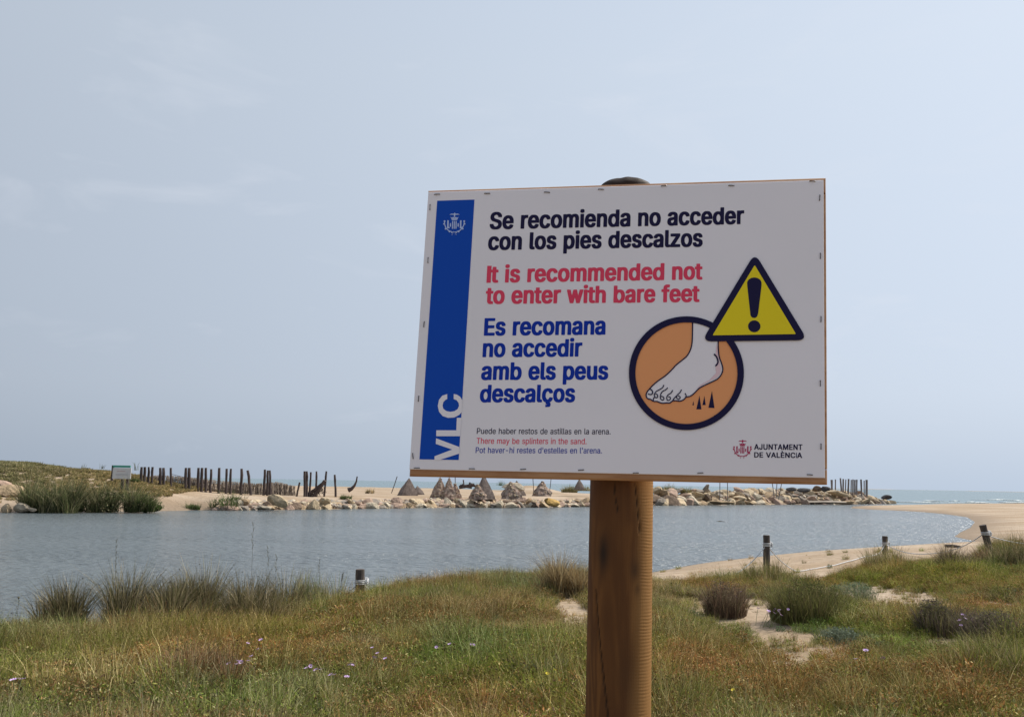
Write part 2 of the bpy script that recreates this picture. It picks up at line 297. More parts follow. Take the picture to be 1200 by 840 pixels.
GLYPH = {'B':{'E':[181,[[24,-9,12,-7,9,2,9,250,10,260,14,262,26,263,146,263,160,261,163,260,164,250,164,228,163,220,160,219,146,217,68,217,65,216,66,153,140,152,152,151,156,148,157,142,157,118,156,108,152,106,66,104,65,40,68,38,148,38,162,36,164,34,165,26,165,2,164,-6,160,-8,148,-9]]],'I':[90,[[14,-8,14,262,76,262,76,-8]]],'S':[193,[[76,-13,60,-11,44,-6,30,2,22,9,12,22,4,42,1,58,1,74,6,76,18,77,40,77,54,75,56,74,59,58,66,47,76,38,84,35,92,34,104,38,111,44,118,51,123,64,122,78,116,88,106,95,92,102,54,115,33,126,22,136,14,148,8,164,6,176,6,196,8,208,13,224,20,237,30,248,42,256,58,263,74,266,94,267,114,265,130,261,145,252,156,242,165,230,171,218,175,198,174,184,170,181,158,180,138,180,124,182,121,184,118,198,112,208,102,216,90,220,80,217,68,208,62,196,61,182,68,170,78,162,94,155,130,143,150,132,162,121,168,112,175,96,178,80,178,60,175,42,167,22,158,10,149,2,134,-6,118,-11,100,-13]]],'a':[170,[[56,-13,40,-11,24,-4,14,4,5,16,0,28,-3,48,-3,60,0,78,3,86,8,95,20,105,36,113,90,123,95,128,95,136,89,148,84,154,78,156,68,152,62,145,54,132,52,130,40,128,28,129,4,138,2,146,3,154,7,164,15,176,24,186,38,194,54,199,70,201,84,201,102,199,112,196,122,191,132,183,139,174,144,164,147,154,150,130,150,4,149,-4,146,-8,134,-9,114,-9,98,-7,84,-12],[67,32,72,33,80,38,89,48,95,62,94,78,80,76,66,72,55,64,52,56,53,46,58,38]]],'b':[184,[[84,-13,70,-11,58,-7,42,-9,12,-8,7,-4,6,4,6,252,7,260,10,262,42,263,58,260,60,252,60,197,72,200,98,201,114,199,130,193,138,188,152,173,160,156,166,140,171,108,171,80,165,44,155,22,147,10,139,2,122,-8,110,-12],[87,34,96,37,107,50,114,68,116,84,116,108,111,130,102,146,96,152,88,155,79,150,74,145,68,136,61,114,60,102,61,76,65,60,74,44,81,36]]],'c':[172,[[74,-13,56,-10,42,-5,32,2,22,12,16,20,8,36,2,58,-1,80,0,118,4,140,12,160,22,176,34,187,48,195,64,200,76,201,102,200,118,196,124,192,136,184,142,178,150,168,155,158,159,144,159,134,156,130,132,123,112,123,108,125,102,138,94,149,84,155,76,152,71,148,63,138,58,126,55,114,54,80,58,62,68,44,75,36,82,33,88,34,97,42,104,54,107,64,112,66,122,67,134,66,154,60,159,56,160,50,155,30,150,20,144,13,132,0,120,-6,106,-11,90,-13]]],'d':[184,[[70,-13,54,-11,44,-7,36,-2,22,11,9,32,3,52,-1,78,-1,110,5,144,11,160,20,176,32,188,42,194,60,200,72,201,96,200,108,197,109,252,111,260,126,263,160,262,163,260,164,252,164,4,163,-6,158,-8,146,-9,128,-9,112,-7,96,-12],[81,34,90,37,100,50,107,68,110,90,109,112,103,132,94,147,88,153,82,155,74,151,64,140,56,122,54,108,54,80,59,58,70,40,76,35]]],'e':[176,[[76,-13,56,-10,40,-3,32,2,22,12,14,24,5,44,1,64,-1,78,-1,108,2,130,8,152,16,168,26,180,35,188,50,197,64,200,88,201,110,198,126,191,140,178,148,167,157,148,161,130,163,114,163,88,162,80,158,77,54,75,55,68,62,50,72,39,82,33,90,34,98,40,104,48,108,59,112,61,132,61,156,54,160,50,160,40,154,22,144,8,135,0,126,-5,110,-11,92,-13],[56,120,104,119,106,120,107,122,104,132,98,144,89,152,82,155,71,150,64,142,57,128,55,122]]],'f':[115,[[32,-9,20,-7,17,2,17,154,14,155,-6,156,-10,158,-12,166,-11,194,-6,198,16,200,17,220,20,240,26,252,35,262,48,270,60,273,80,274,98,272,110,268,112,260,105,228,100,226,78,226,72,216,73,200,100,198,104,196,106,188,106,168,105,158,102,156,74,155,72,154,72,4,71,-4,66,-8]]],'h':[178,[[22,-9,8,-7,6,2,6,252,7,260,12,262,24,263,54,262,59,260,60,252,60,197,86,201,110,200,118,198,136,188,144,179,151,166,155,150,158,128,158,2,157,-6,152,-8,120,-9,108,-8,104,-6,103,4,103,128,100,138,96,146,89,152,84,155,74,150,68,143,63,132,61,124,60,112,60,2,59,-6,54,-8,44,-9]]],'i':[81,[[22,-9,8,-7,6,2,6,188,7,196,12,198,24,199,54,198,59,196,60,188,60,2,59,-6,56,-8,42,-9],[32,212,18,214,11,218,8,221,4,226,2,236,3,254,8,262,16,269,32,271,48,270,56,266,60,261,64,254,65,242,64,230,60,221,54,217,44,213]]],'l':[90,[[48,-10,32,-8,22,-2,16,3,12,10,9,18,6,34,6,252,7,260,12,262,24,263,54,262,59,260,60,252,60,52,61,40,64,36,78,35,82,33,87,4,86,-4,82,-7,62,-10]]],'m':[258,[[22,-9,8,-7,6,2,6,188,8,196,12,198,24,199,42,199,58,197,72,201,92,202,110,200,116,197,130,188,140,195,152,200,180,202,192,201,202,198,214,192,222,183,230,172,234,160,238,134,238,2,236,-6,222,-9,200,-9,188,-8,184,-6,183,4,183,136,176,150,168,155,162,152,156,147,152,140,149,130,149,4,148,-6,144,-8,132,-9,112,-9,97,-6,95,2,95,132,93,140,88,148,83,154,80,155,74,152,68,146,61,130,60,116,60,2,59,-6,54,-8,44,-9]]],'n':[178,[[22,-9,8,-7,6,2,6,186,7,196,12,198,24,199,44,199,60,196,74,200,98,201,118,198,130,192,140,184,147,174,153,160,157,138,158,128,158,4,157,-6,152,-8,140,-9,108,-8,104,-6,103,4,103,128,100,138,96,146,89,152,84,155,74,150,68,143,63,132,61,124,60,112,60,2,59,-6,54,-8,44,-9]]],'o':[180,[[74,-13,56,-10,42,-5,32,2,22,12,16,20,8,36,2,58,-1,80,0,118,4,140,12,160,22,176,34,187,48,195,64,200,76,201,102,200,118,195,132,187,146,174,155,158,162,138,167,110,166,70,162,48,155,30,144,13,134,2,122,-5,110,-10,90,-13],[81,34,84,33,91,36,96,40,102,48,110,68,113,90,112,110,106,130,96,148,90,153,84,155,78,153,72,149,63,138,57,124,54,108,54,78,58,62,68,44,75,36]]],'p':[184,[[22,-80,8,-78,6,-68,6,186,7,196,12,198,24,199,44,199,60,196,72,200,84,201,110,200,120,198,137,188,148,178,154,170,160,156,166,140,171,108,171,82,167,54,162,36,155,20,146,9,134,-2,122,-8,110,-12,96,-13,74,-12,60,-9,60,-68,59,-76,54,-79,44,-80],[87,34,96,37,107,50,114,68,116,84,116,108,111,130,102,146,96,152,88,155,79,150,74,145,68,136,61,114,60,102,61,76,65,60,74,44,81,36]]],'r':[118,[[22,-9,8,-7,6,2,6,186,7,196,12,198,24,199,42,199,58,197,68,200,80,201,108,200,111,198,112,190,112,164,110,155,106,153,84,153,76,150,66,140,61,126,60,116,60,2,59,-6,54,-8,44,-9]]],'s':[160,[[64,-13,48,-11,34,-7,22,0,14,8,8,18,2,32,-1,46,0,52,6,56,26,61,36,62,48,61,52,58,55,48,60,40,68,34,74,32,80,34,88,42,92,48,92,54,88,62,82,67,38,81,26,88,16,96,12,102,7,114,4,128,4,146,7,162,12,172,20,182,30,191,42,197,56,200,68,201,94,200,108,197,118,192,131,180,137,170,142,158,144,148,143,140,138,136,120,131,108,130,96,131,93,134,85,150,80,154,74,157,65,152,62,147,58,138,59,134,62,129,70,123,112,109,128,100,136,93,143,80,146,70,147,44,145,32,141,20,135,12,124,0,110,-7,98,-11,80,-13]]],'t':[105,[[60,-11,46,-9,32,-4,22,6,16,16,13,26,11,40,11,154,10,155,-8,156,-11,160,-12,186,-11,196,-6,198,10,200,11,234,12,242,16,244,48,245,62,243,65,234,66,200,92,198,96,194,97,166,96,158,92,156,68,155,65,154,65,48,66,40,70,36,90,35,94,33,100,4,99,-4,96,-7,86,-10]]],'u':[178,[[72,-12,48,-9,31,0,22,8,18,15,11,30,6,60,6,186,7,196,12,198,24,199,54,198,59,196,60,188,60,74,61,62,68,45,72,40,80,35,89,40,94,44,100,56,103,66,103,188,104,196,108,198,120,199,154,198,157,196,158,188,158,4,157,-6,152,-8,140,-9,120,-9,104,-6,92,-10]]],'w':[241,[[56,-9,44,-8,40,-4,-3,174,-6,188,-4,196,0,198,12,199,44,198,48,196,68,114,70,118,86,194,90,197,104,199,124,199,136,198,140,196,158,114,160,114,162,124,178,196,182,198,194,199,216,199,231,196,233,190,232,184,186,-6,182,-8,168,-9,138,-8,134,-6,114,77,111,72,94,-6,90,-8,78,-9]]],'x':[165,[[10,-9,0,-8,-4,-6,-6,0,-5,8,44,98,-1,182,-3,188,-2,196,2,198,14,199,38,199,52,197,55,194,74,156,76,154,96,192,102,197,116,199,138,199,154,197,155,194,155,184,107,96,156,8,157,0,156,-6,152,-8,140,-9,116,-9,102,-7,81,32,76,40,50,-7,34,-9]]],'z':[166,[[18,-9,8,-8,3,-6,2,4,2,22,3,30,78,150,76,152,22,152,6,154,4,164,4,188,5,196,10,198,22,199,130,199,146,197,148,188,148,168,146,158,74,38,76,37,132,37,148,35,150,26,150,2,149,-6,144,-8,132,-9]]],'ç':[172,[[68,-80,58,-79,54,-76,53,-68,54,-48,58,-45,80,-44,82,-42,80,-40,64,-39,60,-38,58,-28,59,-12,44,-6,33,2,22,12,16,22,8,36,2,58,-1,80,-1,110,4,138,12,160,22,176,34,187,48,195,64,200,76,201,102,200,118,196,124,192,136,184,142,178,150,168,155,158,159,144,159,134,156,130,132,123,112,123,108,125,102,138,94,149,84,155,76,152,71,148,63,138,58,126,55,114,54,80,58,62,68,44,75,36,82,33,88,34,97,42,104,54,107,64,112,66,122,67,134,66,154,60,159,56,160,50,155,30,146,14,132,0,116,-9,116,-10,122,-14,126,-20,130,-34,131,-42,129,-56,124,-69,116,-75,104,-79]]],' ':[100,[]]},'R':{"'":[107,[[40,157,35,160,34,170,31,252,36,256,68,256,72,254,72,250,68,160,62,157]]],'-':[231,[[58,92,53,96,53,120,54,122,58,124,166,124,172,120,172,96,166,92]]],'.':[98,[[42,-4,28,4,21,16,21,24,26,36,33,42,42,45,52,45,62,42,70,34,74,26,74,16,70,6,62,-1,52,-4]]],'P':[226,[[30,-2,26,2,26,254,32,256,130,256,148,253,166,246,187,232,196,220,205,200,208,186,208,162,206,150,198,132,191,120,181,110,170,103,152,95,128,91,67,90,66,0,60,-2],[67,124,122,123,140,126,152,134,163,148,168,166,166,192,156,210,146,218,132,223,67,224]]],'T':[228,[[96,-2,92,2,92,222,90,224,14,225,12,228,12,254,20,256,210,255,212,250,210,225,132,222,132,2,126,-2]]],'a':[199,[[68,-6,38,4,30,10,18,24,13,36,11,50,11,60,15,76,28,92,50,104,74,110,130,118,134,126,131,146,126,154,120,158,106,163,88,163,78,160,66,153,54,138,50,135,20,144,17,148,23,160,32,171,58,187,88,194,106,194,124,191,136,186,151,178,163,164,170,148,172,136,172,2,166,-2,138,-2,134,0,132,15,118,3,102,-4,90,-6],[75,26,94,25,104,27,122,38,129,48,133,60,134,89,72,79,60,74,54,68,50,56,53,40,62,30]]],'b':[216,[[106,-6,80,2,62,20,58,-1,28,-2,22,2,22,252,26,256,54,256,61,254,62,170,76,184,98,193,124,194,136,192,160,181,176,166,186,152,195,130,199,108,199,82,194,54,186,35,167,12,154,3,130,-5],[107,26,128,28,143,40,154,58,160,86,158,118,149,142,142,151,132,158,114,163,92,160,78,150,65,128,60,98,63,68,71,48,79,38,88,30]]],'d':[216,[[88,-6,66,0,49,10,34,24,23,42,16,64,13,86,14,114,19,136,28,156,36,167,54,182,74,191,90,194,118,192,132,186,150,171,151,254,158,256,188,255,190,250,190,0,184,-2,154,-1,150,19,137,6,124,-2,106,-6],[99,26,118,28,129,34,137,42,143,52,149,66,152,88,150,118,140,144,126,157,106,163,84,160,67,146,57,128,52,102,54,72,59,56,65,44,72,36,82,29]]],'e':[206,[[96,-6,76,-2,60,5,44,15,32,28,23,44,17,60,13,84,13,102,15,118,22,140,32,160,45,174,60,184,74,190,92,194,112,194,124,192,150,182,164,170,174,159,181,146,187,126,190,86,184,83,53,82,54,66,62,47,74,34,88,27,112,25,126,28,138,36,148,52,152,54,186,46,183,36,176,25,156,7,140,-1,124,-5],[53,112,148,112,150,116,145,134,134,152,120,161,96,163,78,157,65,146,57,132]]],'h':[209,[[26,-2,22,2,22,252,28,256,56,256,61,252,62,172,72,182,86,189,104,194,124,194,144,189,154,184,168,171,174,162,180,146,183,120,183,2,176,-2,150,-2,144,0,143,130,140,142,130,155,120,161,104,163,90,161,78,154,70,147,63,132,61,120,61,0,54,-2]]],'i':[87,[[26,-2,22,2,22,188,28,192,56,192,60,190,61,188,61,2,56,-2],[40,219,30,222,20,230,17,238,17,246,24,258,34,263,44,264,56,260,64,252,67,246,67,238,58,224]]],'l':[99,[[60,-3,42,3,30,13,24,26,22,38,22,252,23,254,28,256,56,256,61,252,61,40,63,32,68,29,84,29,88,27,94,4,92,0,84,-2]]],'m':[309,[[26,-2,22,2,23,190,30,192,58,191,62,172,72,182,84,190,104,195,116,195,132,191,142,186,160,166,170,177,186,188,204,194,226,195,254,185,270,172,279,154,282,138,281,0,250,-2,244,0,243,138,240,146,233,156,224,161,214,163,202,163,186,157,178,147,173,136,172,0,166,-2,134,0,133,136,128,150,120,158,106,163,94,163,86,161,75,154,67,146,62,132,61,0,54,-2]]],'n':[209,[[26,-2,22,2,22,190,28,192,58,191,60,171,78,185,104,194,124,194,134,192,158,180,173,162,180,146,182,134,182,0,178,-2,152,-2,144,0,143,130,140,142,130,155,120,161,104,163,90,161,78,154,70,147,63,132,61,120,61,0,54,-2]]],'o':[212,[[94,-6,82,-4,58,5,43,16,30,31,22,48,16,64,13,84,13,104,15,118,22,140,30,157,44,173,58,182,78,191,94,194,114,194,126,192,150,183,166,170,176,158,185,144,192,122,194,108,194,78,189,54,183,40,173,26,160,13,146,3,130,-3,112,-6],[98,26,108,25,122,28,140,42,151,62,156,90,153,118,145,140,129,156,110,163,98,163,84,160,68,146,58,130,52,102,54,72,64,46,80,31,88,27]]],'p':[216,[[26,-73,22,-68,22,190,28,192,58,191,60,169,76,184,98,193,124,194,148,187,165,178,177,166,186,152,195,130,199,108,199,82,194,54,188,40,176,22,166,12,150,2,130,-5,106,-6,86,-1,73,8,62,18,61,-70,54,-73],[107,26,128,28,143,40,154,58,160,86,158,118,149,142,142,151,132,158,114,163,92,160,78,150,65,128,60,98,63,68,71,48,79,38,88,30]]],'r':[134,[[26,-2,22,2,22,190,28,192,58,191,60,188,62,174,76,187,88,192,98,194,124,193,126,188,125,160,100,161,87,158,70,147,63,134,61,124,61,0,54,-2]]],'s':[187,[[80,-6,52,1,34,12,21,28,14,47,22,50,46,55,51,52,58,38,68,30,82,25,100,25,114,29,125,38,130,48,129,60,122,68,114,73,54,89,38,99,28,108,22,120,19,136,20,146,29,166,36,174,50,184,64,190,82,194,112,193,132,186,146,178,160,160,165,148,165,144,134,137,130,140,121,154,114,160,102,164,86,164,72,160,63,152,58,140,59,132,64,124,72,118,132,102,152,91,160,82,167,70,170,54,169,44,166,34,158,20,149,12,136,4,108,-5]]],'t':[118,[[76,-4,58,0,48,5,39,14,33,24,28,48,28,160,4,162,-1,166,0,190,28,194,28,234,34,238,62,238,66,236,68,192,100,192,106,188,105,164,67,160,68,38,72,30,78,27,104,28,110,4,108,0,100,-3]]],'u':[209,[[90,-5,70,-2,49,8,36,21,27,36,22,64,22,190,30,192,56,192,61,190,61,64,63,54,70,41,80,32,94,27,104,27,118,30,126,35,137,46,142,60,144,70,144,190,150,192,182,191,183,186,183,0,176,-2,146,-1,144,19,136,10,122,2,102,-4]]],'v':[199,[[82,-2,77,0,72,12,6,190,10,192,40,192,46,189,98,47,148,190,154,192,188,191,189,186,118,2,112,-2]]],'x':[193,[[12,-2,8,0,8,2,73,98,12,186,12,190,48,192,54,190,96,125,138,190,144,192,178,190,178,186,117,96,182,0,146,-2,140,0,94,69,50,0,44,-2]]],'y':[199,[[44,-75,28,-73,20,-70,26,-44,32,-41,50,-43,61,-38,69,-24,77,0,6,190,10,192,40,192,46,189,98,47,148,188,156,192,188,191,189,186,99,-44,90,-57,78,-66,60,-73]]],' ':[125,[]]},'C':{'A':[252,[[8,-8,-3,-6,-4,6,88,258,92,261,102,262,148,261,152,256,243,8,244,2,243,-4,240,-7,228,-8,200,-8,186,-6,160,63,80,63,77,60,54,-6,40,-8],[95,108,142,107,145,108,120,181]]],'C':[267,[[118,-11,94,-7,70,2,49,18,30,39,18,62,10,92,7,118,9,156,16,186,25,206,40,228,57,244,80,256,102,263,128,266,160,264,176,261,196,252,210,243,224,230,236,214,243,200,249,178,248,170,244,167,234,166,194,167,186,186,178,198,164,211,148,218,130,220,114,216,104,210,94,204,80,188,73,174,67,156,65,142,65,112,69,90,75,76,88,56,101,46,116,38,134,34,154,39,172,50,184,64,194,87,208,88,244,87,248,84,249,76,244,56,236,40,222,21,207,8,188,-2,168,-8,146,-11]]],'D':[263,[[30,-8,20,-6,17,2,17,250,18,259,22,261,32,262,128,262,164,256,190,244,212,226,226,206,235,186,241,162,244,136,242,100,235,68,224,46,210,28,198,16,178,5,158,-3,120,-8],[76,38,120,37,138,42,150,48,163,58,168,64,179,84,183,94,187,128,185,152,180,170,168,191,159,200,150,207,132,215,116,218,78,218,75,216]]],'E':[221,[[30,-8,20,-6,17,2,17,250,18,259,22,261,34,262,182,262,196,260,199,252,199,230,198,222,196,219,76,217,76,152,186,150,190,148,191,142,191,118,190,110,186,107,76,106,75,40,78,37,186,37,198,36,200,34,201,26,200,-5,196,-7,186,-8]]],'I':[74,[[18,-4,18,258,56,258,56,-4]]],'J':[210,[[80,-11,56,-7,42,-1,31,6,16,22,9,36,4,60,5,90,8,93,20,94,58,93,62,84,63,58,68,49,75,40,82,36,92,33,100,35,111,42,119,52,123,68,124,258,128,261,138,262,178,261,180,258,181,252,181,64,176,38,164,16,154,7,142,-2,130,-7,114,-10]]],'L':[209,[[30,-8,20,-6,17,2,17,252,18,258,22,261,70,261,74,258,75,252,75,38,78,37,190,36,193,34,194,28,194,2,191,-6,178,-8]]],'M':[326,[[30,-8,20,-6,17,2,17,250,19,260,32,262,74,262,84,261,88,258,158,82,226,258,230,261,240,262,282,262,294,260,297,250,297,4,295,-6,282,-8,254,-8,244,-7,240,-4,239,2,238,134,182,-5,180,-7,168,-8,133,-6,130,-4,74,135,73,-4,70,-7,60,-8]]],'N':[274,[[30,-8,20,-6,17,2,17,250,19,260,34,262,66,262,80,260,186,95,186,252,187,258,190,261,202,262,230,262,242,260,245,250,245,4,243,-6,228,-8,196,-8,182,-6,76,160,74,-4,72,-7,60,-8]]],'T':[236,[[96,-8,86,-6,83,2,83,216,80,218,6,219,4,222,3,228,4,258,8,261,20,262,204,262,218,261,220,258,221,250,221,228,218,220,206,218,144,218,141,216,141,2,140,-4,136,-7]]],'U':[271,[[118,-12,86,-7,60,4,40,22,29,36,23,50,17,80,17,250,18,258,22,261,34,262,60,262,70,261,74,258,75,250,75,84,77,72,86,55,96,46,118,35,134,34,148,37,165,48,176,60,183,80,183,250,184,258,188,261,198,262,238,261,241,258,242,252,242,86,239,62,233,44,222,25,208,12,184,-3,158,-10,140,-12]]],'V':[252,[[102,-8,92,-7,89,-2,-1,240,-4,252,-3,258,0,261,10,262,40,262,50,261,54,258,120,74,185,258,188,261,200,262,240,261,243,258,244,252,240,238,152,-4,148,-7,138,-8]]],'È':[221,[[30,-8,20,-6,17,2,17,250,18,259,22,261,34,262,182,262,196,260,199,252,199,230,198,222,196,219,76,217,76,152,186,150,190,148,191,142,191,118,190,110,186,107,76,106,75,40,78,37,186,37,198,36,200,34,201,26,200,-5,196,-7,186,-8],[98,271,86,273,78,285,53,322,52,328,55,336,96,337,108,336,110,334,134,284,134,276,130,272]]],' ':[125,[]]}}

# ------------------------------------------------------------------ the warning sign
quad = [np.array([a - 600, b_ - 420, F]) for a, b_ in ((501, 222.5), (968.5, 207.3), (970.3, 567.8), (478.8, 558))]
A_ = []
for (u, v), p in zip(((0, 0), (1, 0), (1, 1), (0, 1)), quad):
    x, y = p[0] / F, p[1] / F
    A_ += [[u, v, 1, 0, 0, 0, -x * u, -x * v, -x], [0, 0, 0, u, v, 1, -y * u, -y * v, -y]]
Hm = np.linalg.svd(np.array(A_))[2][-1].reshape(3, 3); Hm /= Hm[2, 2]
toW = np.stack([CR, -CU, _f], 1)                    # photograph axes (right, down, forward) to world
a_, b__, t_ = [toW @ c for c in Hm.T]
s_ = .80 / np.linalg.norm(a_); BO = EYE + t_ * s_; BU = a_ / np.linalg.norm(a_); BV = b__ / np.linalg.norm(b__)
BN = np.cross(BU, BV); BN /= np.linalg.norm(BN)
if BN @ (BO - EYE) < 0: BN = -BN                    # points away from the viewer's side
def B(px, py, w=0.0):                               # a point of the board's face, w metres behind it
    d = ray(px, py); t = ((BO + BN * w - EYE) @ BN) / (d @ BN); return EYE + d * t
PRX = []
base = None
# post axis, just behind the frame
def wood_post_mat():
    m, n, l, b = mk('treated_pine'); b.inputs['Roughness'].default_value = .65; b.inputs['Specular IOR Level'].default_value = .15
    tc = n.new('ShaderNodeTexCoord')
    q = n.new('ShaderNodeMapping'); l.new(tc.outputs['Object'], q.inputs[0]); q.inputs['Scale'].default_value = (14, 14, 1.3)
    t = n.new('ShaderNodeTexNoise'); l.new(q.outputs[0], t.inputs[0]); t.inputs['Scale'].default_value = 1.0; t.inputs['Detail'].default_value = 3; t.inputs['Distortion'].default_value = .8
    wv = n.new('ShaderNodeMath'); wv.operation = 'MULTIPLY'; l.new(t.outputs[0], wv.inputs[0]); wv.inputs[1].default_value = 42
    sn = n.new('ShaderNodeMath'); sn.operation = 'SINE'; l.new(wv.outputs[0], sn.inputs[0])
    f = n.new('ShaderNodeTexNoise'); q2 = n.new('ShaderNodeMapping'); l.new(tc.outputs['Object'], q2.inputs[0]); q2.inputs['Scale'].default_value = (120, 120, 5); l.new(q2.outputs[0], f.inputs[0]); f.inputs['Detail'].default_value = 6
    r = n.new('ShaderNodeMapRange'); l.new(sn.outputs[0], r.inputs[0]); r.inputs[1].default_value = -1; r.inputs[2].default_value = 1; r.inputs[3].default_value = 0; r.inputs[4].default_value = .62
    x = n.new('ShaderNodeMix'); x.data_type = 'RGBA'; l.new(r.outputs[0], x.inputs[0]); x.inputs[6].default_value = (.165, .072, .022, 1); x.inputs[7].default_value = (.06, .024, .010, 1)
    r2 = n.new('ShaderNodeMapRange'); l.new(f.outputs[0], r2.inputs[0]); r2.inputs[1].default_value = .35; r2.inputs[2].default_value = .7; r2.inputs[3].default_value = 0; r2.inputs[4].default_value = .45
    y = n.new('ShaderNodeMix'); y.data_type = 'RGBA'; l.new(r2.outputs[0], y.inputs[0]); l.new(x.outputs[2], y.inputs[6]); y.inputs[7].default_value = (.11, .046, .015, 1)
    # broad darker staining and knots (vertex colour: r = knot)
    vc = n.new('ShaderNodeVertexColor'); vc.layer_name = 'col'; sc_ = n.new('ShaderNodeSeparateColor'); l.new(vc.outputs[0], sc_.inputs[0])
    b4 = n.new('ShaderNodeTexNoise'); l.new(tc.outputs['Object'], b4.inputs[0]); b4.inputs['Scale'].default_value = 9
    r4 = n.new('ShaderNodeMapRange'); l.new(b4.outputs[0], r4.inputs[0]); r4.inputs[1].default_value = .45; r4.inputs[2].default_value = .7; r4.inputs[3].default_value = 0; r4.inputs[4].default_value = .5
    s4 = n.new('ShaderNodeMix'); s4.data_type = 'RGBA'; l.new(r4.outputs[0], s4.inputs[0]); l.new(y.outputs[2], s4.inputs[6]); s4.inputs[7].default_value = (.08, .032, .013, 1)
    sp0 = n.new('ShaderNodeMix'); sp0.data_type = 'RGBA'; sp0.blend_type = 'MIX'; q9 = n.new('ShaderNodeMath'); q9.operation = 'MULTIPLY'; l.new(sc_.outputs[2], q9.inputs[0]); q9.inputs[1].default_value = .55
    l.new(q9.outputs[0], sp0.inputs[0]); l.new(s4.outputs[2], sp0.inputs[6]); sp0.inputs[7].default_value = (.37, .20, .068, 1)  # ridged right side made paler: its sunlit strip is put into the colour
    z = n.new('ShaderNodeMix'); z.data_type = 'RGBA'; l.new(sc_.outputs[0], z.inputs[0]); l.new(sp0.outputs[2], z.inputs[6]); z.inputs[7].default_value = (.03, .018, .012, 1)
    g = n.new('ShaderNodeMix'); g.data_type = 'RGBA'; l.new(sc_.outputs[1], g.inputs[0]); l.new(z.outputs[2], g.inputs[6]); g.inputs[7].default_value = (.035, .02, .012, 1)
    l.new(g.outputs[2], b.inputs['Base Color'])
    # fine turning marks round the post
    sp = n.new('ShaderNodeSeparateXYZ'); l.new(tc.outputs['Object'], sp.inputs[0])
    w2 = n.new('ShaderNodeTexNoise'); l.new(tc.outputs['Object'], w2.inputs[0]); w2.inputs['Scale'].default_value = 12
    mz = n.new('ShaderNodeMath'); mz.operation = 'MULTIPLY_ADD'; l.new(w2.outputs[0], mz.inputs[0]); mz.inputs[1].default_value = .012; l.new(sp.outputs[2], mz.inputs[2])
    m2 = n.new('ShaderNodeMath'); m2.operation = 'MULTIPLY'; l.new(mz.outputs[0], m2.inputs[0]); m2.inputs[1].default_value = 2 * math.pi / .0062
    s2 = n.new('ShaderNodeMath'); s2.operation = 'SINE'; l.new(m2.outputs[0], s2.inputs[0])
    a2 = n.new('ShaderNodeMath'); a2.operation = 'MULTIPLY_ADD'; l.new(f.outputs[0], a2.inputs[0]); a2.inputs[1].default_value = 2.2; l.new(s2.outputs[0], a2.inputs[2])
    w5 = n.new('ShaderNodeTexNoise'); l.new(tc.outputs['Object'], w5.inputs[0]); w5.inputs['Scale'].default_value = 26; w5.inputs['Detail'].default_value = 4
    r5 = n.new('ShaderNodeMapRange'); l.new(w5.outputs[0], r5.inputs[0]); r5.inputs[1].default_value = .35; r5.inputs[2].default_value = .68; r5.inputs[3].default_value = .1; r5.inputs[4].default_value = 1
    m8 = n.new('ShaderNodeMath'); m8.operation = 'MULTIPLY'; l.new(s2.outputs[0], m8.inputs[0]); l.new(r5.outputs[0], m8.inputs[1])
    m9 = n.new('ShaderNodeMath'); m9.operation = 'MULTIPLY'; l.new(m8.outputs[0], m9.inputs[0]); l.new(sc_.outputs[2], m9.inputs[1]); l.new(m9.outputs[0], a2.inputs[2])
    bp = n.new('ShaderNodeBump'); bp.inputs['Strength'].default_value = .5; bp.inputs['Distance'].default_value = .0004
    l.new(a2.outputs[0], bp.inputs['Height']); l.new(bp.outputs[0], b.inputs['Normal'])
    return m
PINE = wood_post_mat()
rad0 = .0655
off = .030 + rad0
pt = B(733.6, 214, off); pb = B(724.2, 840, off)
ax = (pt - pb) / np.linalg.norm(pt - pb)
base = pb - ax * ((pb[2] - .72) / ax[2])
root = empty('warning_sign', base)
tag(root, 'large white trilingual barefoot warning board on a round pine post in the grass', 'warning sign')
top_l = np.linalg.norm(pt - base)
xx = np.cross([0, 1, 0], ax); xx /= np.linalg.norm(xx); yy = np.cross(ax, xx)   # xx to the right, yy away
nz_, na_ = 420, 128
hs_ = np.concatenate([np.linspace(0, top_l - .03, nz_ - 14), top_l - .03 + .034 * np.sin(np.linspace(0, 1, 15)[1:] * math.pi / 2)])
vs = []; cs = []
crack = []                                          # (height, angle) of the long drying crack on the face
def face_angle(px, py):                             # angle on the post's surface seen at this pixel
    d = ray(px, py); o = EYE - base; dd = d - ax * (d @ ax); oo = o - ax * (o @ ax)
    A2 = dd @ dd; B2 = 2 * dd @ oo; C2 = oo @ oo - rad0 ** 2; q = B2 * B2 - 4 * A2 * C2
    t = (-B2 - math.sqrt(max(q, 0))) / 2 / A2; p = EYE + d * t - base
    return p @ ax, math.atan2(p @ yy, p @ xx)
CR1 = [face_angle(*q) for q in ((697, 690), (700, 730), (704, 770), (708, 805), (712, 840))]
CR1 = CR1 + [(-.1, CR1[-1][1] + .25)]
CR2 = [face_angle(*q) for q in ((745, 566), (748, 590), (751, 622))]
CR3 = [face_angle(*q) for q in ((719, 566), (721, 585), (724, 600))]
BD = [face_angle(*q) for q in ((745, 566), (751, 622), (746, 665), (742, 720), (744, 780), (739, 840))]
KN = [(face_angle(706, 648), .012, .034, 1.0), (face_angle(704, 636), .006, .016, .7), (face_angle(745, 668), .012, .022, .65), (face_angle(748, 690), .006, .012, .5), (face_angle(735, 790), .02, .05, .25)]
